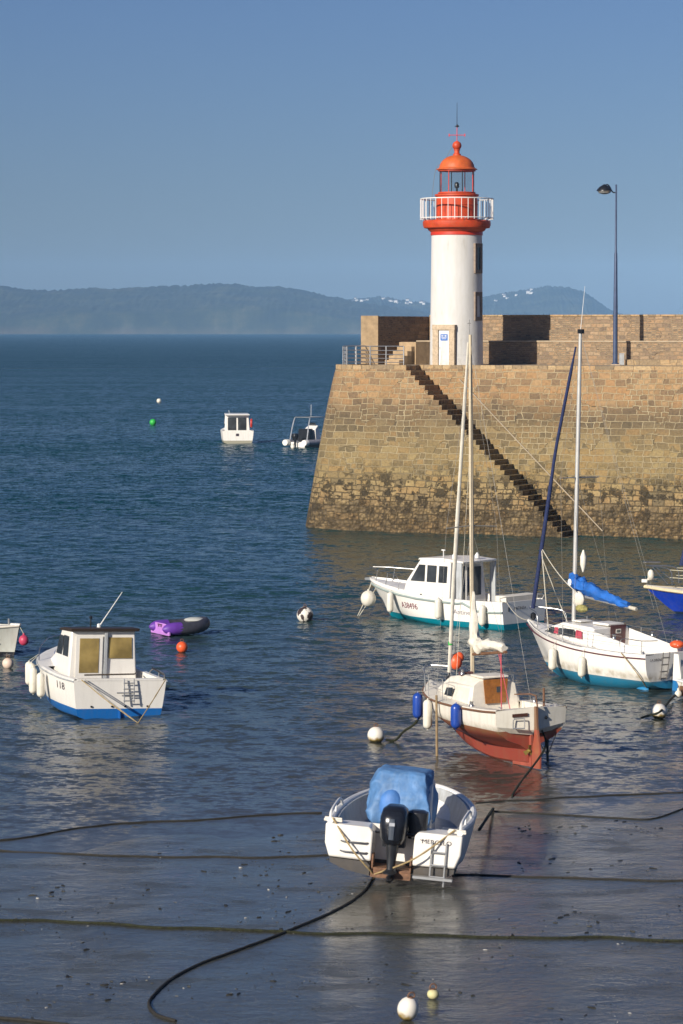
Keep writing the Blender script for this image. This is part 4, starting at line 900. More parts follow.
P1('vhf_aerial', lambda b: b.tube([(3.72, .03, 11.1), (3.70, -.1, 12.55)], [.010, .005], 5), 'whitep', mast)
P1('spreader', lambda b: b.tube([(3.65, -.85, 6.4), (3.75, 0, 6.4), (3.65, .85, 6.4)], .018, 6), 'alu', mast)
P1('radar_reflector', lambda b: b.lathe([(.02, 0), (.10, .25), (.10, .5), (.02, .72)], 10, c=(3.55, -.16, 3.35)), 'fendw', mast)
P1('furled_genoa', lambda b: b.tube(cr([(6.0, 0, 2.0), (5.6, 0, 3.6), (4.9, 0, 6.4), (3.9, 0, 10.6)], 8), [.065] * 8 + [.065] * 8 + [.052] * 7 + [.03] * 2, 9), 'navy', t)
P1('furling_drum', lambda b: b.lathe([(.03, 1.6), (.09, 1.68), (.09, 1.8), (.03, 1.86)], 10, c=(6.05, 0, 0)), 'black', t)
P1('boom', lambda b: b.tube([(3.7, 0, 2.62), (.75, .05, 2.42)], .05, 8), 'alu', t)
P1('boom_end', lambda b: b.tube([(.8, .05, 2.43), (.45, .06, 2.40)], .06, 8), 'ropew', t)
lumpy([(3.85, 0, 3.3), (3.72, 0, 3.05), (3.45, 0, 2.95), (2.9, .02, 2.84), (2.2, .02, 2.7), (1.5, .03, 2.58), (.85, .05, 2.5)], [.12, .23, .22, .19, .16, .13, .08], 8.3, 16, .6).build('boom_cover', 'bluec', t)
P1('cover_badge', lambda b: b.ball((3.72, .25, 3.02), (.10, .02, .12), 10), 'whitep', t)
P1('loose_sail', lambda b: b.ball((3.35, .15, 2.5), (.28, .14, .26), 12), 'sail', t)
P1('sail_ties', lambda b: b.ball((3.1, .2, 2.22), (.3, .16, .13), 10), pm('yellow_rope', (.30, .27, .09), .8, var=.4, vs=20), t)
P1('backstay', lambda b: b.tube([(3.7, 0, 11), (.05, 0, 1.2)], .0045, 4), 'wire', t)
for s in (1, -1):
    P1('shroud', lambda b: b.tube([(3.75, 0, 10.8), (3.65, s * .85, 6.4), (3.6, s * 1.05, 1.2)], .0045, 4), 'wire', t)
    P1('shroud', lambda b: b.tube([(3.75, 0, 6.3), (3.1, s * 1.1, 1.15)], .0045, 4), 'wire', t)
P1('topping_lift', lambda b: b.tube([(3.7, 0, 11), (.6, .05, 2.46)], .005, 4), 'wire', t)
P1('sheet', lambda b: (b.tube(sag((5.5, .0, 4.0), (3.7, .3, 2.75), .15), .016, 5), b.tube(sag((5.5, .0, 4.0), (4.6, .7, 1.45), .05), .016, 5), b.tube(sag((5.55, .0, 3.8), (5.0, -.6, 1.5), .05), .014, 5)), 'ropew', t)
for x, y, z in ((1.6, .85, 1.5), (1.6, -.85, 1.5)):
    P1('winch', lambda b: b.lathe([(.065, 0), (.06, .04), (.045, .06), (.05, .12), (.06, .13)], 12, c=(x, y, z)), 'steel', t)
for x, y, z in ((.3, .95, 1.16), (.3, -.95, 1.16), (5.7, .2, 1.5), (2.2, 1.12, 1.14)):
    P1('cleat', lambda b: cleat(b, x, y, z), 'alu', t)
sloop = t
for o in list(t.children):
    k = o.name.split('.')[0]
    if k == 'mast': remap(o, lambda c: Vector((c.x + .46, c.y, c.z)))
    if k in ('boom', 'boom_end', 'boom_cover', 'cover_badge', 'loose_sail', 'sail_ties'): remap(o, lambda c: Vector((4.21 + (c.x - 3.75) * .84, c.y, c.z)))
    if k in ('shroud', 'backstay', 'topping_lift', 'furled_genoa', 'sheet'):
        remap(o, lambda c: Vector((c.x + .5 * max(0, min(1, (c.z - 1.2) / 6)), c.y, c.z)))
fender(t, (3.85, 1.25, .24), .78, .13, (3.85, 1.08, 1.22), 'white fender nearer the bow of the light blue bottomed sloop', grp='white fenders on the sloop')
fender(t, (2.45, 1.36, .18), .72, .12, (2.45, 1.22, 1.13), 'white fender amidships on the sloop beneath its dark cabin window', grp='white fenders on the sloop')
fl = thing('lifebuoy', 'orange red float lying on the stern of the white sloop', 'float', mtx(t) @ Vector((.22, -.5, 1.28)))
P1('body', lambda b: b.ball((0, 0, .1), (.24, .20, .13), 14), 'orange', fl)
P1('strap', lambda b: b.tube([(.0, -.2, .08), (0, 0, .235), (0, .2, .08)], .015, 5), 'whitep', fl)

# --- motor cruiser behind
t = boat('motor_cruiser', 'white motor cruiser with teal waterline and wheelhouse, numbered A38496', 524, 628, 136.5, 0, 0, 0); t.scale = (1.07, 1, 1)
hc = Hull([(0, 1.28, 1.02, -.35, 0, 0), (2.0, 1.40, 1.0, -.38, 0, 0), (4.2, 1.36, 1.08, -.36, .25, 0), (5.8, .98, 1.22, -.25, .75, .2), (6.9, .45, 1.34, .0, 1, .55), (7.4, .04, 1.40, .25, 1, .9)], CHINE)
m_ = hull_mat('white_hull_teal_line', [(-2, (.0, .20, .27)), (.20, (.82, .80, .75))], stain=.1)
hull = hc.mesh().build('hull', m_, t)
P1('deck', lambda b: (hc.deck(3.8, 7.38, lambda x, bb, z: [(bb, z), (bb * .92, z + .10), (bb * .85, z + .0), (bb * .6, z + .04), (0, z + .07)], b=b), hc.deck(0, 3.8, well_deck(.2, .45), b=b), b.box((.08, 0, .9), (.12, 2.2, .26))), 'gel', t)
P1('rub_rail', lambda b: [b.tube([Vector((x, s * (hc.y_at(x, z) + .02), z)) for x, z in [(0, .66), (.8, .62), (1.15, .66), (1.75, .92)] + [(x, hc.zs(x) - .12) for x in (2.0, 3, 4, 5, 5.8, 6.4, 6.9, 7.25)]], .045, 6) for s in (1, -1)], pm('grey_green_rail', (.30, .36, .34), .5), t)
whw = lambda z: 1.08 - .10 * (z - 1.0)
cab = P1('wheelhouse', lambda b: b.prism([(2.05, .5, 1.12), (2.1, 2.38, .96), (3.95, 2.42, .92), (4.75, 1.55, .98), (4.9, 1.1, 1.0)]), 'gel', t, bevel=.05)
P1('roof', lambda b: b.prism([(1.35, 2.36, .98), (1.32, 2.44, 1.0), (2.6, 2.52, .96), (4.0, 2.47, .92), (4.1, 2.40, .92)]), 'gel', t, bevel=.02)
for s in (1, -1): P1('roof_post', lambda b: b.box((1.55, s * .98, 1.5), (.32, .06, 1.8)), 'greydeck', t, smooth=False)
for s in (1, -1):
    for x0, x1, s0, s1 in ((2.25, 2.75, 0, 0), (2.9, 3.45, 0, 0), (3.6, 4.45, 0, -.48)):
        P1('window', lambda b: wing(b, x0, x1, 1.58, 2.22, lambda z: 1.10 - .086 * (z - .5) + .012 - (.02 if x0 > 3.5 else 0), s, slant0=s0, slant1=s1), 'glassd', cab, smooth=False)
P1('doorway', lambda b: (b.box((2.03, .45, 1.4), (.03, .5, 1.6)), b.box((2.03, -.35, 1.6), (.03, .8, 1.1))), 'glassd', cab, smooth=False)
P1('door_frame', lambda b: b.box((2.01, .12, 1.35), (.04, .06, 1.8)), 'gel', cab, smooth=False)
P1('roof_fitting', lambda b: (b.tube([(3.3, .2, 2.48), (3.3, .2, 2.75)], .02, 5), b.box((3.3, .2, 2.76), (.2, .04, .04)), b.lathe([(.09, 0), (.10, .12), (.02, .22)], 12, c=(1.7, -.2, 2.5)), b.lathe([(.08, 0), (.09, .12), (.02, .2)], 12, c=(2.3, .55, 2.5))), 'whitep', t)
P1('bow_rail', lambda b: ([b.tube(cr([(5.0, s * 1.16, 1.2), (5.15, s * 1.12, 1.72), (6.6, s * .55, 1.86), (7.35, s * .1, 1.88)], 5), .011, 6) for s in (1, -1)], [b.tube([(x, s * yy, 1.3), (x - .1, s * yy, z)], .014, 5) for s in (1, -1) for x, yy, z in ((5.9, .85, 1.78), (6.7, .5, 1.86))]), 'steel', t)
P1('anchor_roller', lambda b: (b.box((7.42, 0, 1.40), (.4, .14, .08)), b.tube([(7.2, 0, 1.46), (7.6, 0, 1.42)], .03, 6)), 'alu', t)
P1('stern_rail', lambda b: (b.tube(cr([(.1, 1.2, 1.05), (.1, 1.2, 1.2), (.05, 0, 1.22), (.1, -1.2, 1.2), (.1, -1.2, 1.05)], 4), .02, 6)), 'deckw', t)
P1('cockpit_seat', lambda b: b.box((.5, -.2, .85), (.5, 1.9, .75)), 'deckw', t, bevel=.03)
lettering('A38496', .33, lambda u, v: (4.95 - u * .95, hc.y_at(4.95 - u * .95, .52 + v + u * -.01) + .014, .52 + v - u * .01), t, 'textr')
lettering('Antinea', .26, lambda u, v: (2.2 - u * 1.1, hc.y_at(2.2 - u * 1.1, .48 + v) + .012, .48 + v), t, pm('grey_lettering', (.25, .22, .24), .5))
lettering('782', .22, lambda u, v: (1.18 - u * 1.0, hc.y_at(1.18 - u, .30 + v) + .012, .30 + v), t, pm('grey_numbers', (.28, .26, .34), .5))
lettering('ANTINEA', .17, lambda u, v: (-.012, .62 - u, .72 + v), t)
P1('transom_vent', lambda b: b.box((-.012, .9, .76), (.03, .04, .16)), 'black', t, smooth=False)
cruiser = t
for o in list(t.children):
    if o.name.split('.')[0] in ('wheelhouse', 'roof', 'roof_post', 'roof_fitting'): remap(o, lambda c: Vector((4.95 - (4.95 - c.x) * .80, c.y, c.z)))
fender(t, (6.75, .86, .42), .5, .30, (6.9, .5, 1.36), 'round white ball fender under the bow of the numbered motor cruiser', ball=True, name='ball_fender')
g = 'long white fenders on the motor cruiser'
for x, z, lab in ((5.3, .28, 'long white fender ahead of the number A38496 on the cruiser'), (2.75, .22, 'long white fender below the wheelhouse of the numbered motor cruiser'), (.75, .1, 'long white fender near the stern of the numbered motor cruiser')):
    fender(t, (x, max(hc.b(x), hc.y_at(x, .6)) + .15, z), .85, .13, (x, hc.b(x) + .04, hc.zs(x)), lab, grp=g)

# --- open motorboat aground in front
pz = sz(*at(392, 884, .1).xy)
t = boat('motorboat', 'open white motorboat with black outboard resting on the wet sand', 389.5, 886, 82, pz + .02, 4.5, .5); t.scale = (1, 1.1, 1)
ho = Hull([(.55, 1.25, 1.14, .14, 0, 0), (1.8, 1.30, 1.12, .10, 0, 0), (3.2, 1.22, 1.13, .10, .2, 0), (4.3, .95, 1.18, .16, .65, .1), (5.0, .55, 1.24, .40, 1, .3), (5.35, .05, 1.28, .62, 1, .5)], CHINE)
ho.X = [q[0] for q in ho.st]
def mesh_from(h, x0):
    b = MB(); rings = []
    for i in range(h.n + 1):
        tt = i / h.n; x = x0 + (h.L - x0) * (1 - (1 - tt) ** 1.25); hf = h.half(x)
        rings.append([Vector((q.x, -q.y, q.z)) for q in hf[::-1]] + hf[1:])
    b.loft(rings, False, True, False); return b
m_ = hull_mat('white_hull_dark_bottom', [(-2, (.055, .050, .046)), (.42, W_)], stain=.2)
mesh_from(ho, .55).build('hull', m_, t)
P1('liner', lambda b: (ho.deck(.56, 5.3, lambda x, bb, z: [(bb, z), (bb - .02, z + .05), (max(bb - .16, .015), z + .05), (max(bb - .22, .012), z - .25), (max(bb - .30, .01), .72), (0, .70)], n=22, b=b), b.add([(.58, 1.0, .46), (.58, -1.0, .46), (.58, -1.0, .8), (.58, 1.0, .8)], [(0, 1, 2, 3)])), 'greydeck', t)
for s in (1, -1):
    pod = P1('transom_pod', lambda b: b.loft([[(x, s * y, z) for y, z in ((.38, .38 + k), (1.16, .40 + k), (1.25, .75), (1.26, 1.14), (.45, 1.14), (.38, 1.05))] for x, k in ((.62, 0.0), (.06, .06), (0, .09))], True, True, True), 'gel', t, bevel=.03)
    P1('pod_bottom', lambda b: b.loft([[(x, s * y, z) for y, z in ((.40, .10 + k), (.85, .18 + k), (1.14, .30 + k), (1.15, .398 + k), (.40, .378 + k))] for x, k in ((.64, 0.0), (.06, .05))], True, True, True), pm('dark_bottom_paint', (.06, .054, .05), .5, var=.25, dirt=.4), t)
    P1('grab_handle', lambda b: [b.tube([(-.02, s * y0, z), (-.07, s * (y0 + .05), z), (-.07, s * (y1 - .05), z), (-.02, s * y1, z)], .018, 6) for y0, y1, z in (((.46, .95, .82), (.46, .95, .62)) if s > 0 else ())] or b.tube([(-.02, -.5, 1.0), (-.04, -.5, 1.0)], .01, 5), 'steel', t)
    P1('gunwale_rail', lambda b: (b.tube(cr([(.2, s * 1.2, 1.18), (.3, s * 1.2, 1.36), (1.6, s * 1.22, 1.40), (2.1, s * 1.22, 1.2)], 5), .028, 7), b.tube([(1.0, s * 1.21, 1.17), (1.0, s * 1.21, 1.38)], .02, 6)), 'whitep', t)
    P1('gunwale', lambda b: b.tube([Vector((x, s * (ho.b(x) - .05), ho.zs(x) + .04)) for x in (.1 + 5.2 * i / 24 for i in range(25))], .06, 8), 'whitep', t)
    P1('cleat', lambda b: (b.box((.16, s * 1.14, 1.19), (.12, .34, .05)), b.tube([(.16, s * 1.3, 1.22), (.16, s * .98, 1.22)], .03, 6)), 'deckw', t, bevel=.01)
P1('motor_well', lambda b: (b.add([(.60, .38, .5), (.60, -.38, .5), (.60, -.38, 1.0), (.60, .38, 1.0)], [(0, 1, 2, 3)]), b.box((.3, 0, .30), (.6, .72, .10)), b.box((.02, 0, .22), (.10, .74, .14)), b.box((.1, .35, .46), (.24, .03, .3)), b.box((.1, -.35, .46), (.24, .03, .3))), 'rust', t, smooth=False)
ladr = P1('ladder', lambda b: ([b.tube([(-.05, y, .98), (-.06, y, .10 if y < -.8 else .30)], .018, 6) for y in (-.72, -.98)], [b.tube([(-.06, -.72, z), (-.06, -.98, z)], .022, 6) for z in (.78, .52, .28)], b.box((-.10, -.78, .26), (.14, .72, .05))), 'alu', t)
def rr(cx, cz, hx, hy, y_=0, n=20, p=3.2):
    out = []
    for j in range(n):
        a = 2 * math.pi * j / n; c_, s_ = math.cos(a), math.sin(a)
        out.append((cx + hx * math.copysign(abs(c_) ** (2 / p), c_), y_ + hy * math.copysign(abs(s_) ** (2 / p), s_), cz))
    return out
mot = P1('outboard_motor', lambda b: b.loft([rr(-.02, .88, .22, .16), rr(-.04, 1.0, .30, .21), rr(-.05, 1.25, .33, .225), rr(-.02, 1.45, .34, .225), rr(.03, 1.60, .30, .20), rr(.06, 1.67, .20, .13)], True, True, True), pm('black_cowling', (.012, .014, .02), .22), t)
P1('cowling_panel', lambda b: b.loft([rr(-.06, 1.0, .31, .07), rr(-.08, 1.25, .335, .08), rr(-.06, 1.45, .345, .075)], True, True, True), pm('grey_cowling', (.07, .085, .11), .3), mot)
P1('badge', lambda b: b.box((-.41, 0, 1.34), (.02, .09, .07)), pm('pale_badge', (.4, .42, .46), .4), mot, smooth=False)
P1('midsection', lambda b: b.loft([rr(-.03, .9, .15, .11), rr(-.04, .6, .12, .08), rr(-.06, .36, .13, .06), rr(-.06, .30, .24, .12), rr(-.06, .28, .24, .12), rr(-.06, .26, .12, .04), rr(-.05, .08, .10, .02)], True, True, True), 'black', mot)
P1('gearcase', lambda b: b.ball((-.08, 0, .17), (.26, .07, .07), 12), 'black', mot)
P1('steering_bracket', lambda b: (b.box((.22, 0, .92), (.25, .36, .3)), b.tube([(.2, -.32, 1.04), (.2, .32, 1.04)], .03, 6)), 'black', mot, smooth=False)
P1('plastic_sheet', lambda b: b.loft([rr(.34, .95, .14, .15, -.36), rr(.34, 1.3, .18, .17, -.34), rr(.36, 1.52, .17, .17, -.34), rr(.38, 1.56, .1, .1, -.34)], True, True, True), pm('black_sheet', (.02, .02, .023), .25, bump=.8, bs=6), mot)  # black plastic sheet standing right of the outboard
remap(mot, lambda c: Vector((c.x * 1.08, c.y * 1.12, c.z - max(0, c.z - .9) * .06)))
P1('thwart', lambda b: b.box((1.15, 0, .72), (.45, 1.9, .5)), 'deckw', t, bevel=.03)
P1('side_locker', lambda b: b.box((2.0, -.82, .66), (1.3, .35, .4)), 'deckw', t, bevel=.03)
P1('console', lambda b: b.prism([(1.9, .48, .5), (1.9, 1.5, .48), (2.3, 1.9, .44), (2.8, 1.8, .44), (3.0, .48, .5)]), 'gel', t, bevel=.03)
lettering('MERCELO', .125, lambda u, v: (-.012, -.52 - u * 1.0, .93 + v), t)
motorboat = t
tp = thing('tarpaulin', 'faded blue tarpaulin tied over the console of the open motorboat', 'tarpaulin', mtx(t) @ Vector((2.35, .12, 1.05)), R(82), R(4.5))
def tarp():
    b = MB(); rings = []; n = 104
    spec = ((-.30, .50, .50, .02), (-.26, .56, .55, .02), (-.1, .60, .60, 0), (.1, .62, .63, 0), (.3, .61, .62, 0), (.4, .60, .62, 0), (.55, .57, .60, .02), (.7, .53, .57, .05), (.84, .49, .54, .07), (.93, .46, .51, .08), (.965, .40, .45, .08), (.975, .2, .26, .08))
    ks = np.linspace(0, 11, 45)
    for kq in ks:
        z, hx, hy, cx = (float(np.interp(kq, range(12), [q[c] for q in spec])) for c in range(4))
        ring = []
        for x, y, z_ in rr(cx, z, hx, hy, 0, n, 5.5):
            a = math.atan2(y, x); P = Vector((x * 1.9 + 5, y * 1.9, z * .9))
            r1 = (1 - abs(noise.noise(P * 1.0 + Vector((0, 0, z * y)))) ** .7) ; r2 = 1 - abs(noise.noise(P * 2.3 + Vector((3, 1, 2)))) ** .7
            d = .13 * (r1 - .55) + .055 * (r2 - .55) + .05 * noise.noise(P * .7)
            top = max(0, min(1, (kq - 8.2) / 2.5))
            k = 1 + d * 2.3 * (1 - .72 * top) + .03 * math.cos(4 * a) * (1 - top) - (.06 * abs(math.sin(a * 9)) if kq < 2.2 else 0)
            ring.append((x * k, y * k * 1.03, z_ + top * .35 * d + .02 * noise.noise(Vector((x * 3, y * 3, z))) - (.06 * abs(math.sin(2 * a)) if kq < 1.6 else 0)))
        rings.append(ring)
    b.loft(rings, True, True, True); return b
P1('tie_rope', lambda b: b.tube([(x * 1.02, y * 1.04, z) for x, y, z in rr(0, -.02, .60, .64, 0, 28, 4.5)], .014, 5), 'ropew', tp)
tarp().build('cover', 'tarp', tp, ang=60)
P1('wheel_bulge', lambda b: b.loft([[(-.56 - .16 * math.cos(q) , .17 + .25 * math.cos(a) * math.sin(q) * 1.0, .30 + .32 * math.sin(a) * math.sin(q)) for a in (2 * math.pi * j / 20 for j in range(20))] for q in (R(90), R(70), R(50), R(30), R(8))], True, False, True), pm('blue_wheel_cover', (.07, .20, .50), .6, var=.2, bump=.3, bs=12), tp)

# --- far white cabin boat
t = boat('cabin_boat', 'small white cabin boat with two dark windows moored far out', 238, 443.5, 95, 0, 0, 0)
hf = Hull([(0, 1.55, 1.25, -.3, 0, 0), (2.5, 1.6, 1.25, -.3, 0, 0), (4.6, 1.15, 1.4, -.2, .6, .1), (6.3, .05, 1.6, .1, 1, .7)], CHINE)
hf.mesh().build('hull', hull_mat('far_white_hull', [(-2, (.35, .33, .25)), (.28, W_)], stain=.2), t)
P1('deck', lambda b: (hf.deck(2.2, 6.25, std_deck(0, 0), b=b), hf.deck(0, 2.2, well_deck(.2, .6), b=b), b.box((.08, 0, 1.1), (.12, 2.6, .4))), 'gel', t)
cab = P1('cabin', lambda b: b.prism([(1.5, .6, 1.3), (1.6, 2.75, 1.14), (3.6, 2.8, 1.1), (4.3, 1.9, 1.1), (5.0, 1.4, .8)]), 'gel', t, bevel=.05)
P1('roof', lambda b: b.prism([(1.1, 2.74, 1.22), (1.1, 2.84, 1.22), (3.7, 2.9, 1.15), (3.8, 2.8, 1.15)]), 'gel', t, bevel=.02)
for y0, y1 in ((.08, .92), (-.92, -.08)):
    P1('window', lambda b: b.slab([(1.5 + .1 * (z - .6) / 2.15 - .012, y, z) for y, z in ((y0, 1.2), (y1, 1.2), (y1, 2.5), (y0, 2.5))], (-1, 0, 0), .012), 'glassd', cab, smooth=False)
P1('name_plate', lambda b: b.box((-.008, .05, .85), (.02, .3, .25)), 'text', t, smooth=False)
P1('aerial', lambda b: b.tube([(2.2, .7, 2.85), (2.2, .8, 3.2)], .02, 5), 'whitep', t)
fl = thing('lifebuoy', 'red lifebuoy on the cabin side of the far white boat', 'lifebuoy', mtx(t) @ Vector((1.55, -1.42, 1.95)))
P1('ring', lambda b: b.tube([(0, .3 * math.cos(a), .36 * math.sin(a)) for a in (2 * math.pi * i / 18 for i in range(19))], .10, 8, cap=False), 'red', fl)
P1('bracket', lambda b: b.box((.06, .1, 0), (.06, .3, .1)), 'whitep', fl, smooth=False)

# --- grey rigid inflatable partly behind the pier
t = boat('workboat', 'grey and white console boat with metal hoop frame half hidden behind the pier', 297, 447.5, 52, 0, 0, 0); t.scale = (1.0, 1.15, 1.0)
P1('tube', lambda b: b.tube(cr([(0, 1.0, .45), (1.5, 1.05, .45), (3.5, 1.0, .5), (5.2, .5, .65), (5.8, 0, .75), (5.2, -.5, .65), (3.5, -1.0, .5), (1.5, -1.05, .45), (0, -1.0, .45)], 5), .30, 12), pm('grey_tube', (.26, .26, .29), .5, var=.15), t)
P1('hull', lambda b: b.prism([(.1, -.1, .7), (.1, .5, .85), (5.0, .6, .4), (5.2, .3, .1), (3.0, -.1, .5)]), 'gel', t)
P1('tube_end', lambda b: [b.lathe([(.31, -.05), (.31, .25), (.28, .4)], 12, c=(.0, s * 1.0, .45), rot=Matrix.Rotation(-math.pi / 2, 3, 'Y')) for s in (1, -1)], 'gel', t)
mt_ = P1('outboard_motor', lambda b: (b.loft([rr(-.3, .7, .2, .18), rr(-.32, 1.1, .32, .26), rr(-.28, 1.35, .26, .2)], True, True, True), b.box((-.28, 0, .3), (.2, .12, .9))), 'black', t)
P1('console', lambda b: b.prism([(2.0, .5, .62), (1.95, 1.7, .58), (2.5, 2.05, .5), (2.9, .5, .62)]), 'gel', t, bevel=.03)
P1('seat', lambda b: b.prism([(1.0, .5, .62), (1.0, 1.75, .55), (1.7, 1.75, .5), (1.8, .5, .62)]), 'black', t, bevel=.04)
P1('hoop_frame', lambda b: ([b.tube(cr([(.2, s * .9, .6), (.5, s * .85, 1.9), (.8, s * .8, 2.75), (1.0, s * .7, 2.85)], 4), .05, 7) for s in (1, -1)], [b.tube([(3.0, s * .8, .6), (3.0, s * .75, 2.8)], .035, 6) for s in (1, -1)], [b.tube([(.9, s * .75, 2.84), (3.1, s * .75, 2.84)], .04, 6) for s in (1, -1)], b.tube([(1.0, -.75, 2.84), (1.0, .75, 2.84)], .04, 6), b.tube([(3.0, -.75, 2.84), (3.0, .75, 2.84)], .04, 6)), 'alu', t)
P1('aerial', lambda b: b.tube([(3.0, .6, 2.85), (3.05, .62, 4.0)], .015, 5), 'whitep', t)
P1('windscreen', lambda b: b.slab([(2.5, .34, 1.88), (2.5, -.34, 1.88), (2.35, -.3, 2.3), (2.35, .3, 2.3)], (1, 0, .3), .02), 'glassd', t, smooth=False)
fb = thing('buoy', 'small white float beside the stern of the grey console boat', 'buoy', at(293, 448.5))
P1('body', lambda b: b.ball((0, 0, .16), .22, 12), 'fendw', fb)
P1('ring', lambda b: b.tube([(.07 * math.cos(a), 0, .41 + .06 * math.sin(a)) for a in (2 * math.pi * i / 8 for i in range(9))], .015, 5), 'steel', fb)

# --- boat cut by the left edge
L0 = atd(20, 634, 102.5)
t = thing('fishing_boat', 'pale grey hulled boat with OZ lettering cut by the left edge', 'boat', (L0.x - 5.9, L0.y + 1.9, 0), R(-17))
hl = Hull([(0, 1.0, .9, -.3, 0, 0), (2.5, 1.15, .92, -.3, .1, 0), (4.3, .92, .98, -.25, .6, 0), (5.5, .42, 1.04, -.2, 1, .15), (6.15, .05, 1.08, -.1, 1, .25)], ROUND)
hl.mesh().build('hull', hull_mat('pale_grey_hull', [(-2, (.012, .013, .02)), (.16, (.52, .53, .48))], stain=.35), t)
P1('deck', lambda b: (hl.deck(3.4, 6.1, std_deck(0, 0), b=b), hl.deck(0, 3.4, well_deck(.2, .4), b=b)), 'deckw', t)
P1('rub_rail', lambda b: [b.tube(hl.rail(s, dz=0), .035, 6) for s in (1, -1)], 'deckw', t)
P1('cabin', lambda b: b.prism([(1.6, .5, .8), (1.7, 2.2, .7), (3.0, 2.2, .65), (3.5, 1.2, .7), (3.5, .9, .7)]), 'gel', t, bevel=.04)
P1('bow_fitting', lambda b: (b.box((6.0, 0, 1.12), (.35, .12, .08)), b.tube([(5.7, .1, 1.08), (5.7, .1, 1.3)], .03, 6)), 'alu', t)
lettering('LOZ', .52, lambda u, v: (4.35 + u * 1.15, -hl.y_at(4.35 + u * 1.15, .42 + v) - .014, .42 + v), t)
P1('letter_stroke', lambda b: [b.slab([(x, -hl.y_at(x, z) - .03, z) for x, z in q], (0, -1, 0), .01) for q in (((5.05, .58), (5.5, .60), (5.5, .64), (5.05, .62)),)], 'text', t, smooth=False)
fender(t, (6.33, -.08, .42), .5, .17, (6.15, -.02, 1.06), 'small pink ball fender at the bow of the pale grey boat', 'pink', ball=True, name='ball_fender')

# --- blue hulled yacht, right edge
Bp = atd(646, 588, 119)
t = thing('sailing_yacht', 'deep blue hulled yacht with cream rail cut by the right edge', 'boat', (Bp.x + 7.2 * math.cos(R(20)), Bp.y - 7.2 * math.sin(R(20)), 0), R(160))
hy = Hull([(0, 1.1, .80, .0, 0, 0), (2.5, 1.3, .80, -.3, 0, 0), (4.6, 1.05, .86, -.2, .4, 0), (6.2, .5, .94, .0, 1, .3), (7.25, .04, 1.02, .3, 1, .85)], ROUND)
hy.mesh().build('hull', hull_mat('royal_blue_hull', [(-2, (.008, .02, .06)), (.06, (.010, .045, .40))], stain=.15), t)
P1('deck', lambda b: hy.deck(0, 7.2, std_deck(0, 0, .08), b=b), 'deckw', t)
P1('rub_rail', lambda b: [b.tube(hy.rail(s, dz=.0), .065, 7) for s in (1, -1)], pm('cream_rail', (.68, .56, .36), .5), t)
P1('coachroof', lambda b: b.prism([(1.6, .9, .8), (1.6, 1.5, .7), (4.4, 1.45, .6), (5.0, 1.15, .5)]), 'gel', t, bevel=.05)
P1('pulpit', lambda b: ([b.tube(cr([(6.0, s * .55, 1.15), (6.1, s * .55, 1.75), (6.9, s * .2, 1.85), (7.2, 0, 1.86)], 4), .022, 6) for s in (1, -1)], [b.tube([(6.2, s * .5, 1.2), (6.9, s * .2, 1.84)], .018, 5) for s in (1, -1)], b.tube([(6.7, -.3, 1.98), (7.3, .1, 2.0)], .035, 6)), 'steel', t)
P1('guard_wire', lambda b: [b.tube([(3, s * 1.25, z), (6.1, s * .55, z + .05)], .014, 4) for s in (1, -1) for z in (1.4, 1.7)], pm('cream_wire', (.6, .55, .4), .5), t)
P1('anchor', lambda b: (b.tube([(7.0, 0, 1.62), (7.15, 0, 1.25)], .03, 6), b.ball((6.98, .1, 1.5), (.14, .14, .22), 10), b.tube([(6.8, -.15, 1.35), (7.1, .15, 1.3)], .03, 6)), 'deckw', t)
P1('bow_roller', lambda b: b.box((7.25, 0, 1.25), (.22, .16, .12)), 'whitep', t, smooth=False)
P1('mast', lambda b: b.lathe([(.07, 1.4), (.06, 10.8)], 10, c=(4.0, 0, 0)), 'alu', t)
P1('furled_genoa', lambda b: b.tube([(5.75, 0, 1.9), (5.2, 0, 4.2), (4.1, 0, 10.4)], [.11, .10, .04], 9), 'navy', t)
P1('fender_board', lambda b: (b.tube([(5.35, .78, 1.0), (5.0, 1.02, .28)], .035, 6), b.tube([(5.05, .92, .8), (4.75, 1.1, .25)], .03, 6), b.tube([(5.4, .76, .98), (4.7, 1.06, .7)], .025, 6)), 'whitep', t)
# --- small boat bow, right edge
Sp = atd(676.5, 682, 91)
t = thing('dinghy', 'small white and blue boat whose bow enters at the right edge', 'boat', (Sp.x + 3.3 * math.cos(R(15)), Sp.y - 3.3 * math.sin(R(15)) * 1, 0), R(165))
hd = Hull([(0, .7, .42, -.1, 0, 0), (1.4, .75, .42, -.1, .1, 0), (2.6, .5, .48, -.05, .7, 0), (3.3, .04, .55, .05, 1, .25)], ROUND)
hd.mesh().build('hull', hull_mat('blue_white_hull', [(-2, (.8, .78, .74)), (.17, (.02, .12, .32)), (.36, W_)], stain=.2), t)
P1('liner', lambda b: hd.deck(.02, 3.25, lambda x, bb, z: [(bb, z), (max(bb - .08, .01), z + .02), (max(bb - .12, .005), .1), (0, .08)], b=b), 'brownw', t)
P1('gunwale', lambda b: [b.tube(hd.rail(s, dz=.02), .035, 6) for s in (1, -1)], 'whitep', t)
P1('thwart', lambda b: b.box((1.4, 0, .36), (.25, 1.3, .04)), 'wood', t, smooth=False)
fender(t, (3.2, .28, .06), .36, .11, (3.1, .1, .56), 'little white fender on the bow of the small boat at the right edge', ball=True, name='ball_fender')

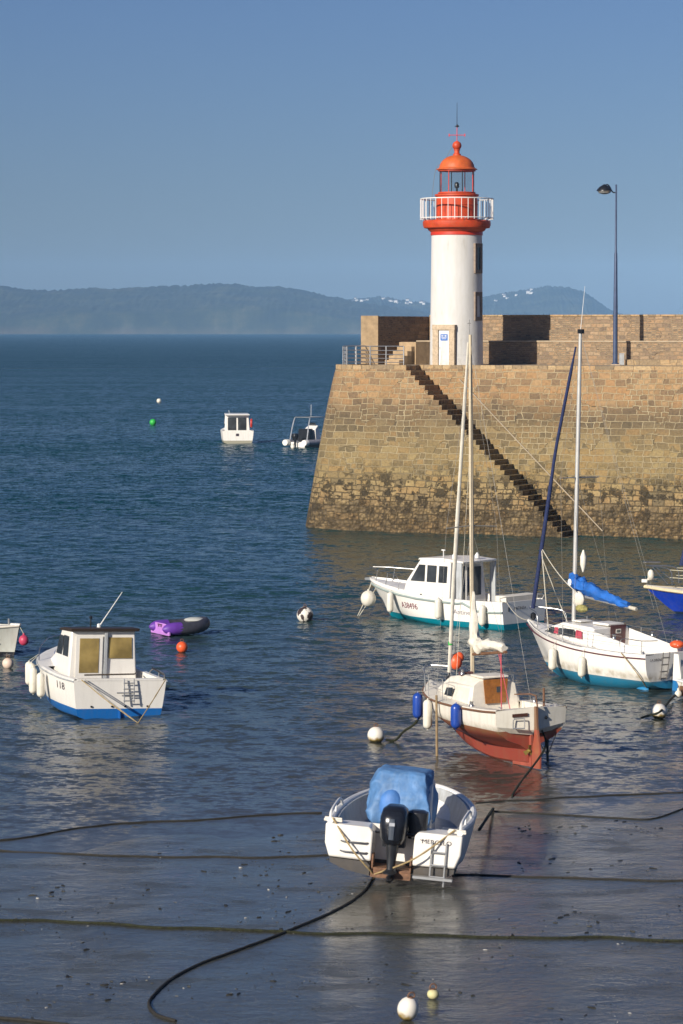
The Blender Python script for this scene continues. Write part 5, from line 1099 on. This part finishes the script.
# --- purple and grey inflatable
q = at(163, 635)
t = thing('inflatable_dinghy', 'inflatable dinghy with purple stern and dark grey tubes afloat', 'dinghy', q, R(28)); t.scale = (.74, 1, 1)
M['purp'] = pm('violet_fabric', (.26, .10, .50), .5, var=.15, dirt=.2)
M['dgrey'] = pm('dark_grey_tube', (.045, .045, .06), .55, var=.25, dirt=.3, dcol=(.12, .12, .13))
P1('tube', lambda b: b.tube(cr([(.35, .58, .27), (1.0, .60, .26), (1.7, .50, .30), (2.3, 0, .38), (1.7, -.50, .30), (1.0, -.60, .26), (.35, -.58, .27)], 6), .23, 12), 'dgrey', t)
for s in (1, -1):
    P1('tube_end', lambda b: b.lathe([(.05, -.62), (.14, -.5), (.21, -.3), (.235, 0), (.235, .36)], 14, c=(.25, s * .585, .27), rot=Matrix.Rotation(math.pi / 2, 3, 'Y')), pm('deep_violet', (.13, .04, .33), .5), t)
P1('transom', lambda b: (b.box((-.12, 0, .27), (.06, .95, .36)), b.box((-.13, 0, .10), (.10, 1.6, .14))), pm('lilac_board', (.50, .22, .62), .5), t, bevel=.02)
P1('motor_bracket', lambda b: (b.box((-.17, 0, .40), (.03, .36, .04)), b.box((-.17, .1, .35), (.03, .06, .08)), b.box((-.17, -.1, .35), (.03, .06, .08))), pm('dark_bracket', (.12, .06, .10), .5), t, smooth=False)
P1('floor', lambda b: b.box((.9, 0, .2), (1.9, .9, .05)), 'greydeck', t, smooth=False)
P1('bow_cover', lambda b: b.ball((1.75, 0, .50), (.55, .42, .10), 12), pm('pale_grey_cover', (.5, .5, .46), .6), t)

# ================================================================== BUOYS
def buoy(px, py, r, label, mat, sq=1.0, sink=.35, z=0.0, ring=True, cat='buoy', tilt=0.0, grp=None):
    o = thing('mooring_buoy', label, cat, at(px, py, z), group=grp); o.rotation_euler = (tilt, tilt * .6, .4)
    P1('body', lambda b: b.ball((0, 0, r * sq * (1 - 2 * sink) + r * sq * sink), (r, r, r * sq), 22), mat, o)
    zt = r * sq * (1 - sink) + r * sq - .01
    zt = r * sq * (1 - 2 * sink) + r * sq * sink + r * sq
    if ring: P1('ring', lambda b: (b.tube([(.06 * math.cos(a), 0, zt + .03 + .06 * math.sin(a)) for a in (2 * math.pi * i / 10 for i in range(11))], .012, 5, cap=False), b.lathe([(.05, zt - .03), (.04, zt + .01)], 8)), 'rust', o)
    return o
def spotted():
    m, nt, b = new_mat('white_black_blotches')
    tc = N(nt, 'ShaderNodeTexCoord'); no = N(nt, 'ShaderNodeTexNoise', Scale=3.6, Detail=2.0); nt.links.new(tc.outputs['Object'], no.inputs['Vector'])
    nt.links.new(ramp(nt, no.outputs['Fac'], [(.485, (.74, .70, .62)), (.505, (.045, .03, .03))]), b.inputs['Base Color']); b.inputs['Roughness'].default_value = .5
    return m
def algae_buoy(name):
    m, nt, b = new_mat(name)
    tc = N(nt, 'ShaderNodeTexCoord'); sp = N(nt, 'ShaderNodeSeparateXYZ'); nt.links.new(tc.outputs['Object'], sp.inputs[0])
    no = N(nt, 'ShaderNodeTexNoise', Scale=9.0, Detail=6.0); nt.links.new(tc.outputs['Object'], no.inputs['Vector'])
    f = math_node(nt, 'MULTIPLY_ADD', no.outputs['Fac'], .22, math_node(nt, 'ADD', sp.outputs[2], -.14))
    nt.links.new(ramp(nt, f, [(.0, (.05, .04, .012)), (.06, (.32, .22, .06)), (.14, (.74, .70, .62))]), b.inputs['Base Color']); b.inputs['Roughness'].default_value = .55
    return m
M['algae'] = algae_buoy('white_buoy_algae_foot')
buoy(376, 742, .235, 'white mooring buoy with brown algae foot left of the cream yacht', 'algae', sink=.2)
buoy(659, 718, .235, 'white mooring buoy crossed by a dark rope below the sloop stern', 'algae', sink=.2)
buoy(8, 668, .19, 'pale pinkish buoy under the bow of the grey boat at left', pm('pale_pink_buoy', (.74, .58, .46), .5, dirt=.3), sink=.2)
buoy(182, 652, .20, 'bright orange round buoy near the purple dinghy', 'orange', sink=.15)
buoy(305, 621, .32, 'white buoy with black blotches floating alone mid harbour', spotted(), sink=.25)
buoy(153, 425, .40, 'small round green buoy far out on open water at left', 'green', sink=.2, ring=False)
buoy(159, 402.5, .36, 'small far white buoy beyond the green one', 'fendw', sink=.3, ring=False)
g1 = at(405, 1018, .2); o = buoy(405, 1020, .17, 'egg shaped white buoy lying on wet sand at the bottom edge', 'algae', 1.18, .02, sz(g1.x, g1.y), tilt=.25)
g1 = at(433, 999, .2); o = buoy(433, 999, .10, 'small pale yellow float lying on wet sand near the white buoy', pm('yellowish_float', (.62, .58, .30), .6, dirt=.4), .85, .05, sz(g1.x, g1.y))

# ================================================================== ROPES
def rope(pts, r, label, mat, ground=True, name='rope', grp=None, wob=0.0, n=8):
    P = []
    for p in pts:
        if ground:
            w = at(p[0], p[1], .1); z = max(sz(w.x, w.y), 0.0 if w.y > WL0 + WLS * w.x else -9)
            w = at(p[0], p[1], z + r * .5)
            P.append(Vector((w.x, w.y, z + r * .55)))
        else: P.append(Vector(p))
    Q = cr(P, n)
    if wob:
        Q = [q + Vector((0, wob * noise.noise(q * .9), 0)) for q in Q]
    if ground:
        Q = [Vector((q.x, q.y, max(sz(q.x, q.y) , 0.0 if q.y > WL0 + WLS * q.x else -9) + r * .55)) for q in Q]
    o0 = Q[0].copy(); b = MB(); k = len(Q)
    b.tube([q - o0 for q in Q], [r * (1 + .35 * noise.noise(Vector((i * .9, r, 1)))) for i in range(k)], 7)
    return tag(b.build(name, mat, None, loc=o0), label, 'rope', grp)
rope([(-40, 917), (0, 919), (60, 922), (140, 926), (230, 930.5), (300, 933), (380, 935), (450, 936.5), (540, 938), (620, 939.5), (683, 940.5), (730, 941)], .027, 'long green weedy rope crossing the whole wet sand in front', 'moss', wob=.25)
rope([(374, 876), (366, 889), (352, 901), (330, 913), (300, 926), (268, 939), (235, 951), (200, 964), (172, 979), (154, 995), (149, 1005), (157, 1015), (176, 1021)], .027, 'thick black mooring rope curving from the motorboat across the sand', 'ropek')
rope([(-30, 849), (0, 850.5), (60, 853), (130, 855.5), (200, 857), (270, 857), (330, 855)], .019, 'dark rope on the sand running left from the motorboat', 'ropek', wob=.3)
rope([(452, 875), (500, 876.5), (560, 878), (620, 879.5), (683, 881), (720, 881.5)], .019, 'dark rope on the sand running right from the motorboat', 'ropek', wob=.2)
rope([(492, 811), (540, 813.5), (590, 816), (625, 818.5), (650, 819), (672, 813), (683, 809), (700, 803)], .019, 'brown rope bending up near the right edge by the waterline', 'ropek', wob=.15)
rope([(-20, 842), (20, 838), (60, 832), (90, 827), (150, 822), (210, 819), (260, 815), (322, 812)], .020, 'dark rope lying along the waterline at left', 'ropek', wob=.3)
rope([(476, 803), (530, 800), (580, 797), (630, 795), (683, 792), (710, 791)], .018, 'dark rope lying along the waterline at right', 'ropek', wob=.3)
rope([(-20, 1017), (0, 1018.5), (30, 1021), (70, 1026)], .03, 'short stretch of dark rope in the bottom left corner', 'ropek')
mm = mtx(motorboat)
joint = at(373, 874, .35)
rope([mm @ Vector((.1, 1.15, 1.24)), (mm @ Vector((.1, 1.15, 1.24))).lerp(joint, .5) + Vector((0, -.25, -.05)), joint, at(373, 879, .12)], .018, 'tan mooring line from the motorboat left cleat', 'rope', ground=False, name='mooring_line')
rope([mm @ Vector((.1, -1.1, 1.24)), (mm @ Vector((.1, -1.1, 1.24))).lerp(joint, .5) + Vector((0, -.3, -.08)), joint + Vector((.03, -.02, 0))], .018, 'tan mooring line from the motorboat right cleat', 'rope', ground=False, name='mooring_line')
bw_ = mm @ Vector((5.2, -.2, 1.2)); e = at(493, 811)
rope([mm @ Vector((3.4, -1.3, .75)), Vector((e.x, e.y, .05))], .035, 'weedy bow line reaching right from behind the motorboat', 'moss', ground=False, name='mooring_line')
my = mtx(yacht); e = at(512, 797)
rope([my @ Vector((-.1, -.25, 1.0)), my @ Vector((-.35, -.22, .55)), at(520, 783, .12), Vector((e.x, e.y, .03))], .028, 'green weedy stern rope from the yacht rudder down to the sand', 'moss', ground=False, name='mooring_line')
a_ = at(386, 742); b_ = my @ Vector((4.7, .9, .75))
rope([Vector((a_.x, a_.y, .06)), Vector((a_.x + .25, a_.y, .05)), a_.lerp(b_, .55) + Vector((0, 0, -.05)), b_, my @ Vector((5.5, .1, 1.5))], .035, 'weedy rope from the white buoy to the cream yacht bow', 'moss', ground=False, name='mooring_line')
a_, b_, c_ = at(641, 718, .05), at(660, 712, .2), atd(677, 694, 91.0)
rope([a_, a_.lerp(b_, .5), b_ + Vector((0, -.24, .06)), c_, c_ + Vector((.8, .2, .25))], .035, 'dark weedy rope draped over the buoy below the sloop', 'moss', ground=False, name='mooring_line')
mc = mtx(cruiser)
for k, (yy, ex, ey, lab) in enumerate(((0.1, 357, 617, 'pale bow line farthest left from the motor cruiser into the water'), (.3, 359, 616, 'second pale bow line of the motor cruiser beside the ball fender'))):
    p = mc @ Vector((7.2 - .5 * k, yy, 1.36)); rope([p, p.lerp(at(ex, ey), .5) + Vector((0, 0, -.08)), at(ex, ey)], .016, lab, 'ropew', ground=False, name='mooring_line')
mcb = mtx(cabin_boat); e = at(138, 723)
for yy, lab, m__ in ((1.05, 'tan stern line crossing the transom of the blue bottomed cabin boat', 'rope'), (.95, 'thinner grey stern line on the cabin boat transom', 'wire'), (-1.2, 'tan stern line from the right corner of the cabin boat', 'rope')):
    p = mcb @ Vector((-.06, yy, 1.1)); rope([p, p.lerp(e, .5) + Vector((0, -.10, -.02)), e], .016, lab, m__, ground=False, name='mooring_line')
ms = mtx(sloop)
p, e = ms @ Vector((6.1, .05, 1.6)), mc @ Vector((.1, .9, 1.05))
rope(sag(p, e, .2), .016, 'pale line from the sloop bow to the cruiser stern', 'ropew', ground=False, name='mooring_line', n=2)
rope(sag(p, mc @ Vector((.05, -.4, .3)), .12), .016, 'lower pale line between the sloop bow and cruiser transom', 'ropew', ground=False, name='mooring_line', n=2)
p, e = ms @ Vector((-.05, .95, 1.1)), at(648, 690)
rope([ms @ Vector((.9, 1.25, 1.15)), ms @ Vector((.2, 1.22, .55)), e], .016, 'tan stern line of the white sloop hanging into the water', 'rope', ground=False, name='mooring_line')

# ------------------------------------------------------------------ weed and shells scattered on the sand (nobody could count them)
b = MB(); r_ = random.Random(3)
for _ in range(3200):
    x, y = r_.uniform(-9, 10), r_.uniform(46, 68)
    if y > WL0 + WLS * x - .5 or noise.noise(Vector((x * .5, y * .35, 4))) < r_.uniform(-.15, .45): continue
    s = r_.choice((.008, .01, .012, .015, .018, .02, .025, .03, .045)); w = s * r_.uniform(1, 3.5); a = r_.uniform(0, 3.14); z = sz(x, y); n = 7
    top = []; bot = []
    for j in range(n):
        q = 2 * math.pi * j / n; rad = r_.uniform(.6, 1.2)
        dx, dy = w * rad * math.cos(q), s * rad * math.sin(q)
        X, Y = dx * math.cos(a) - dy * math.sin(a), dx * math.sin(a) + dy * math.cos(a)
        bot.append((x + X, y + Y, z - .015)); top.append((x + X * .6, y + Y * .6, z + s * r_.uniform(.2, .45)))
    b.loft([bot, top], True, False, True, 1 if r_.random() < .07 else 0)
sw = b.build('seaweed', [pm('dark_weed', (.022, .020, .012), .5, var=.5), pm('pale_shell', (.42, .40, .36), .5, var=.3)], None); sw['kind'] = 'stuff'
sw['label'] = 'bits of dark seaweed and pale shell scattered on the wet sand'; sw['category'] = 'seaweed'

# ================================================================== LIGHT, AIR, CAMERA
AZ, EL = R(38), R(23)
sd = Vector((-math.sin(AZ) * math.cos(EL), -math.cos(AZ) * math.cos(EL), math.sin(EL)))
L = bpy.data.lights.new('sun', 'SUN'); L.energy = 5.0; L.angle = R(.5); L.color = (1.0, .92, .80)
so = bpy.data.objects.new('sun', L); C.objects.link(so); so.rotation_euler = (-sd).to_track_quat('-Z', 'Y').to_euler(); so.location = (-60, -60, 60)
wd = bpy.data.worlds.new('World'); bpy.context.scene.world = wd; wd.use_nodes = True
nt = wd.node_tree; bg = nt.nodes['Background']
sky = nt.nodes.new('ShaderNodeTexSky'); sky.sky_type = 'NISHITA'; sky.sun_disc = False
sky.sun_elevation = EL; sky.sun_rotation = math.pi + AZ; sky.altitude = 0; sky.air_density = 1.0; sky.dust_density = .6; sky.ozone_density = 3.0
tint = nt.nodes.new('ShaderNodeVectorMath'); tint.operation = 'MULTIPLY'; tint.inputs[1].default_value = (.60, .715, 1.08)
nt.links.new(sky.outputs[0], tint.inputs[0]); nt.links.new(tint.outputs[0], bg.inputs['Color']); bg.inputs['Strength'].default_value = .050

HAZE = True
if HAZE:
    b = MB(); b.box((0, 4400, 100), (9800, 9400, 212)); hz = b.build('haze', [], None, smooth=False)
    m = bpy.data.materials.new('sea_air'); m.use_nodes = True; t_ = m.node_tree
    for n_ in list(t_.nodes):
        if n_.type == 'BSDF_PRINCIPLED': t_.nodes.remove(n_)
    pv_ = t_.nodes.new('ShaderNodeVolumePrincipled'); pv_.inputs['Color'].default_value = (.32, .60, 1.0, 1); pv_.inputs['Density'].default_value = .000062; pv_.inputs['Anisotropy'].default_value = -.5
    t_.links.new(pv_.outputs[0], t_.nodes['Material Output'].inputs['Volume'])
    hz.data.materials.append(m); hz['kind'] = 'stuff'; hz['label'] = 'pale blue sea haze over the whole bay'; hz['category'] = 'haze'

cam = bpy.data.cameras.new('camera'); co = bpy.data.objects.new('camera', cam); C.objects.link(co)
co.location = (0, 0, CH); co.rotation_euler = (math.pi / 2 - PIT, 0, 0)
cam.sensor_fit = 'VERTICAL'; cam.sensor_height = 36; cam.lens = F * 36 / 1024; cam.clip_start = .5; cam.clip_end = 20000
sc = bpy.context.scene; sc.camera = co
sc.view_settings.view_transform = 'Standard'; sc.view_settings.look = 'None'; sc.view_settings.exposure = .22; sc.view_settings.gamma = 1
cam.dof.use_dof = True; cam.dof.focus_distance = 150; cam.dof.aperture_fstop = 5.0
sc.render.engine = 'CYCLES'; cy = sc.cycles
cy.use_denoising = True; cy.max_bounces = 6; cy.volume_bounces = 0; cy.transparent_max_bounces = 12; cy.sample_clamp_indirect = 4
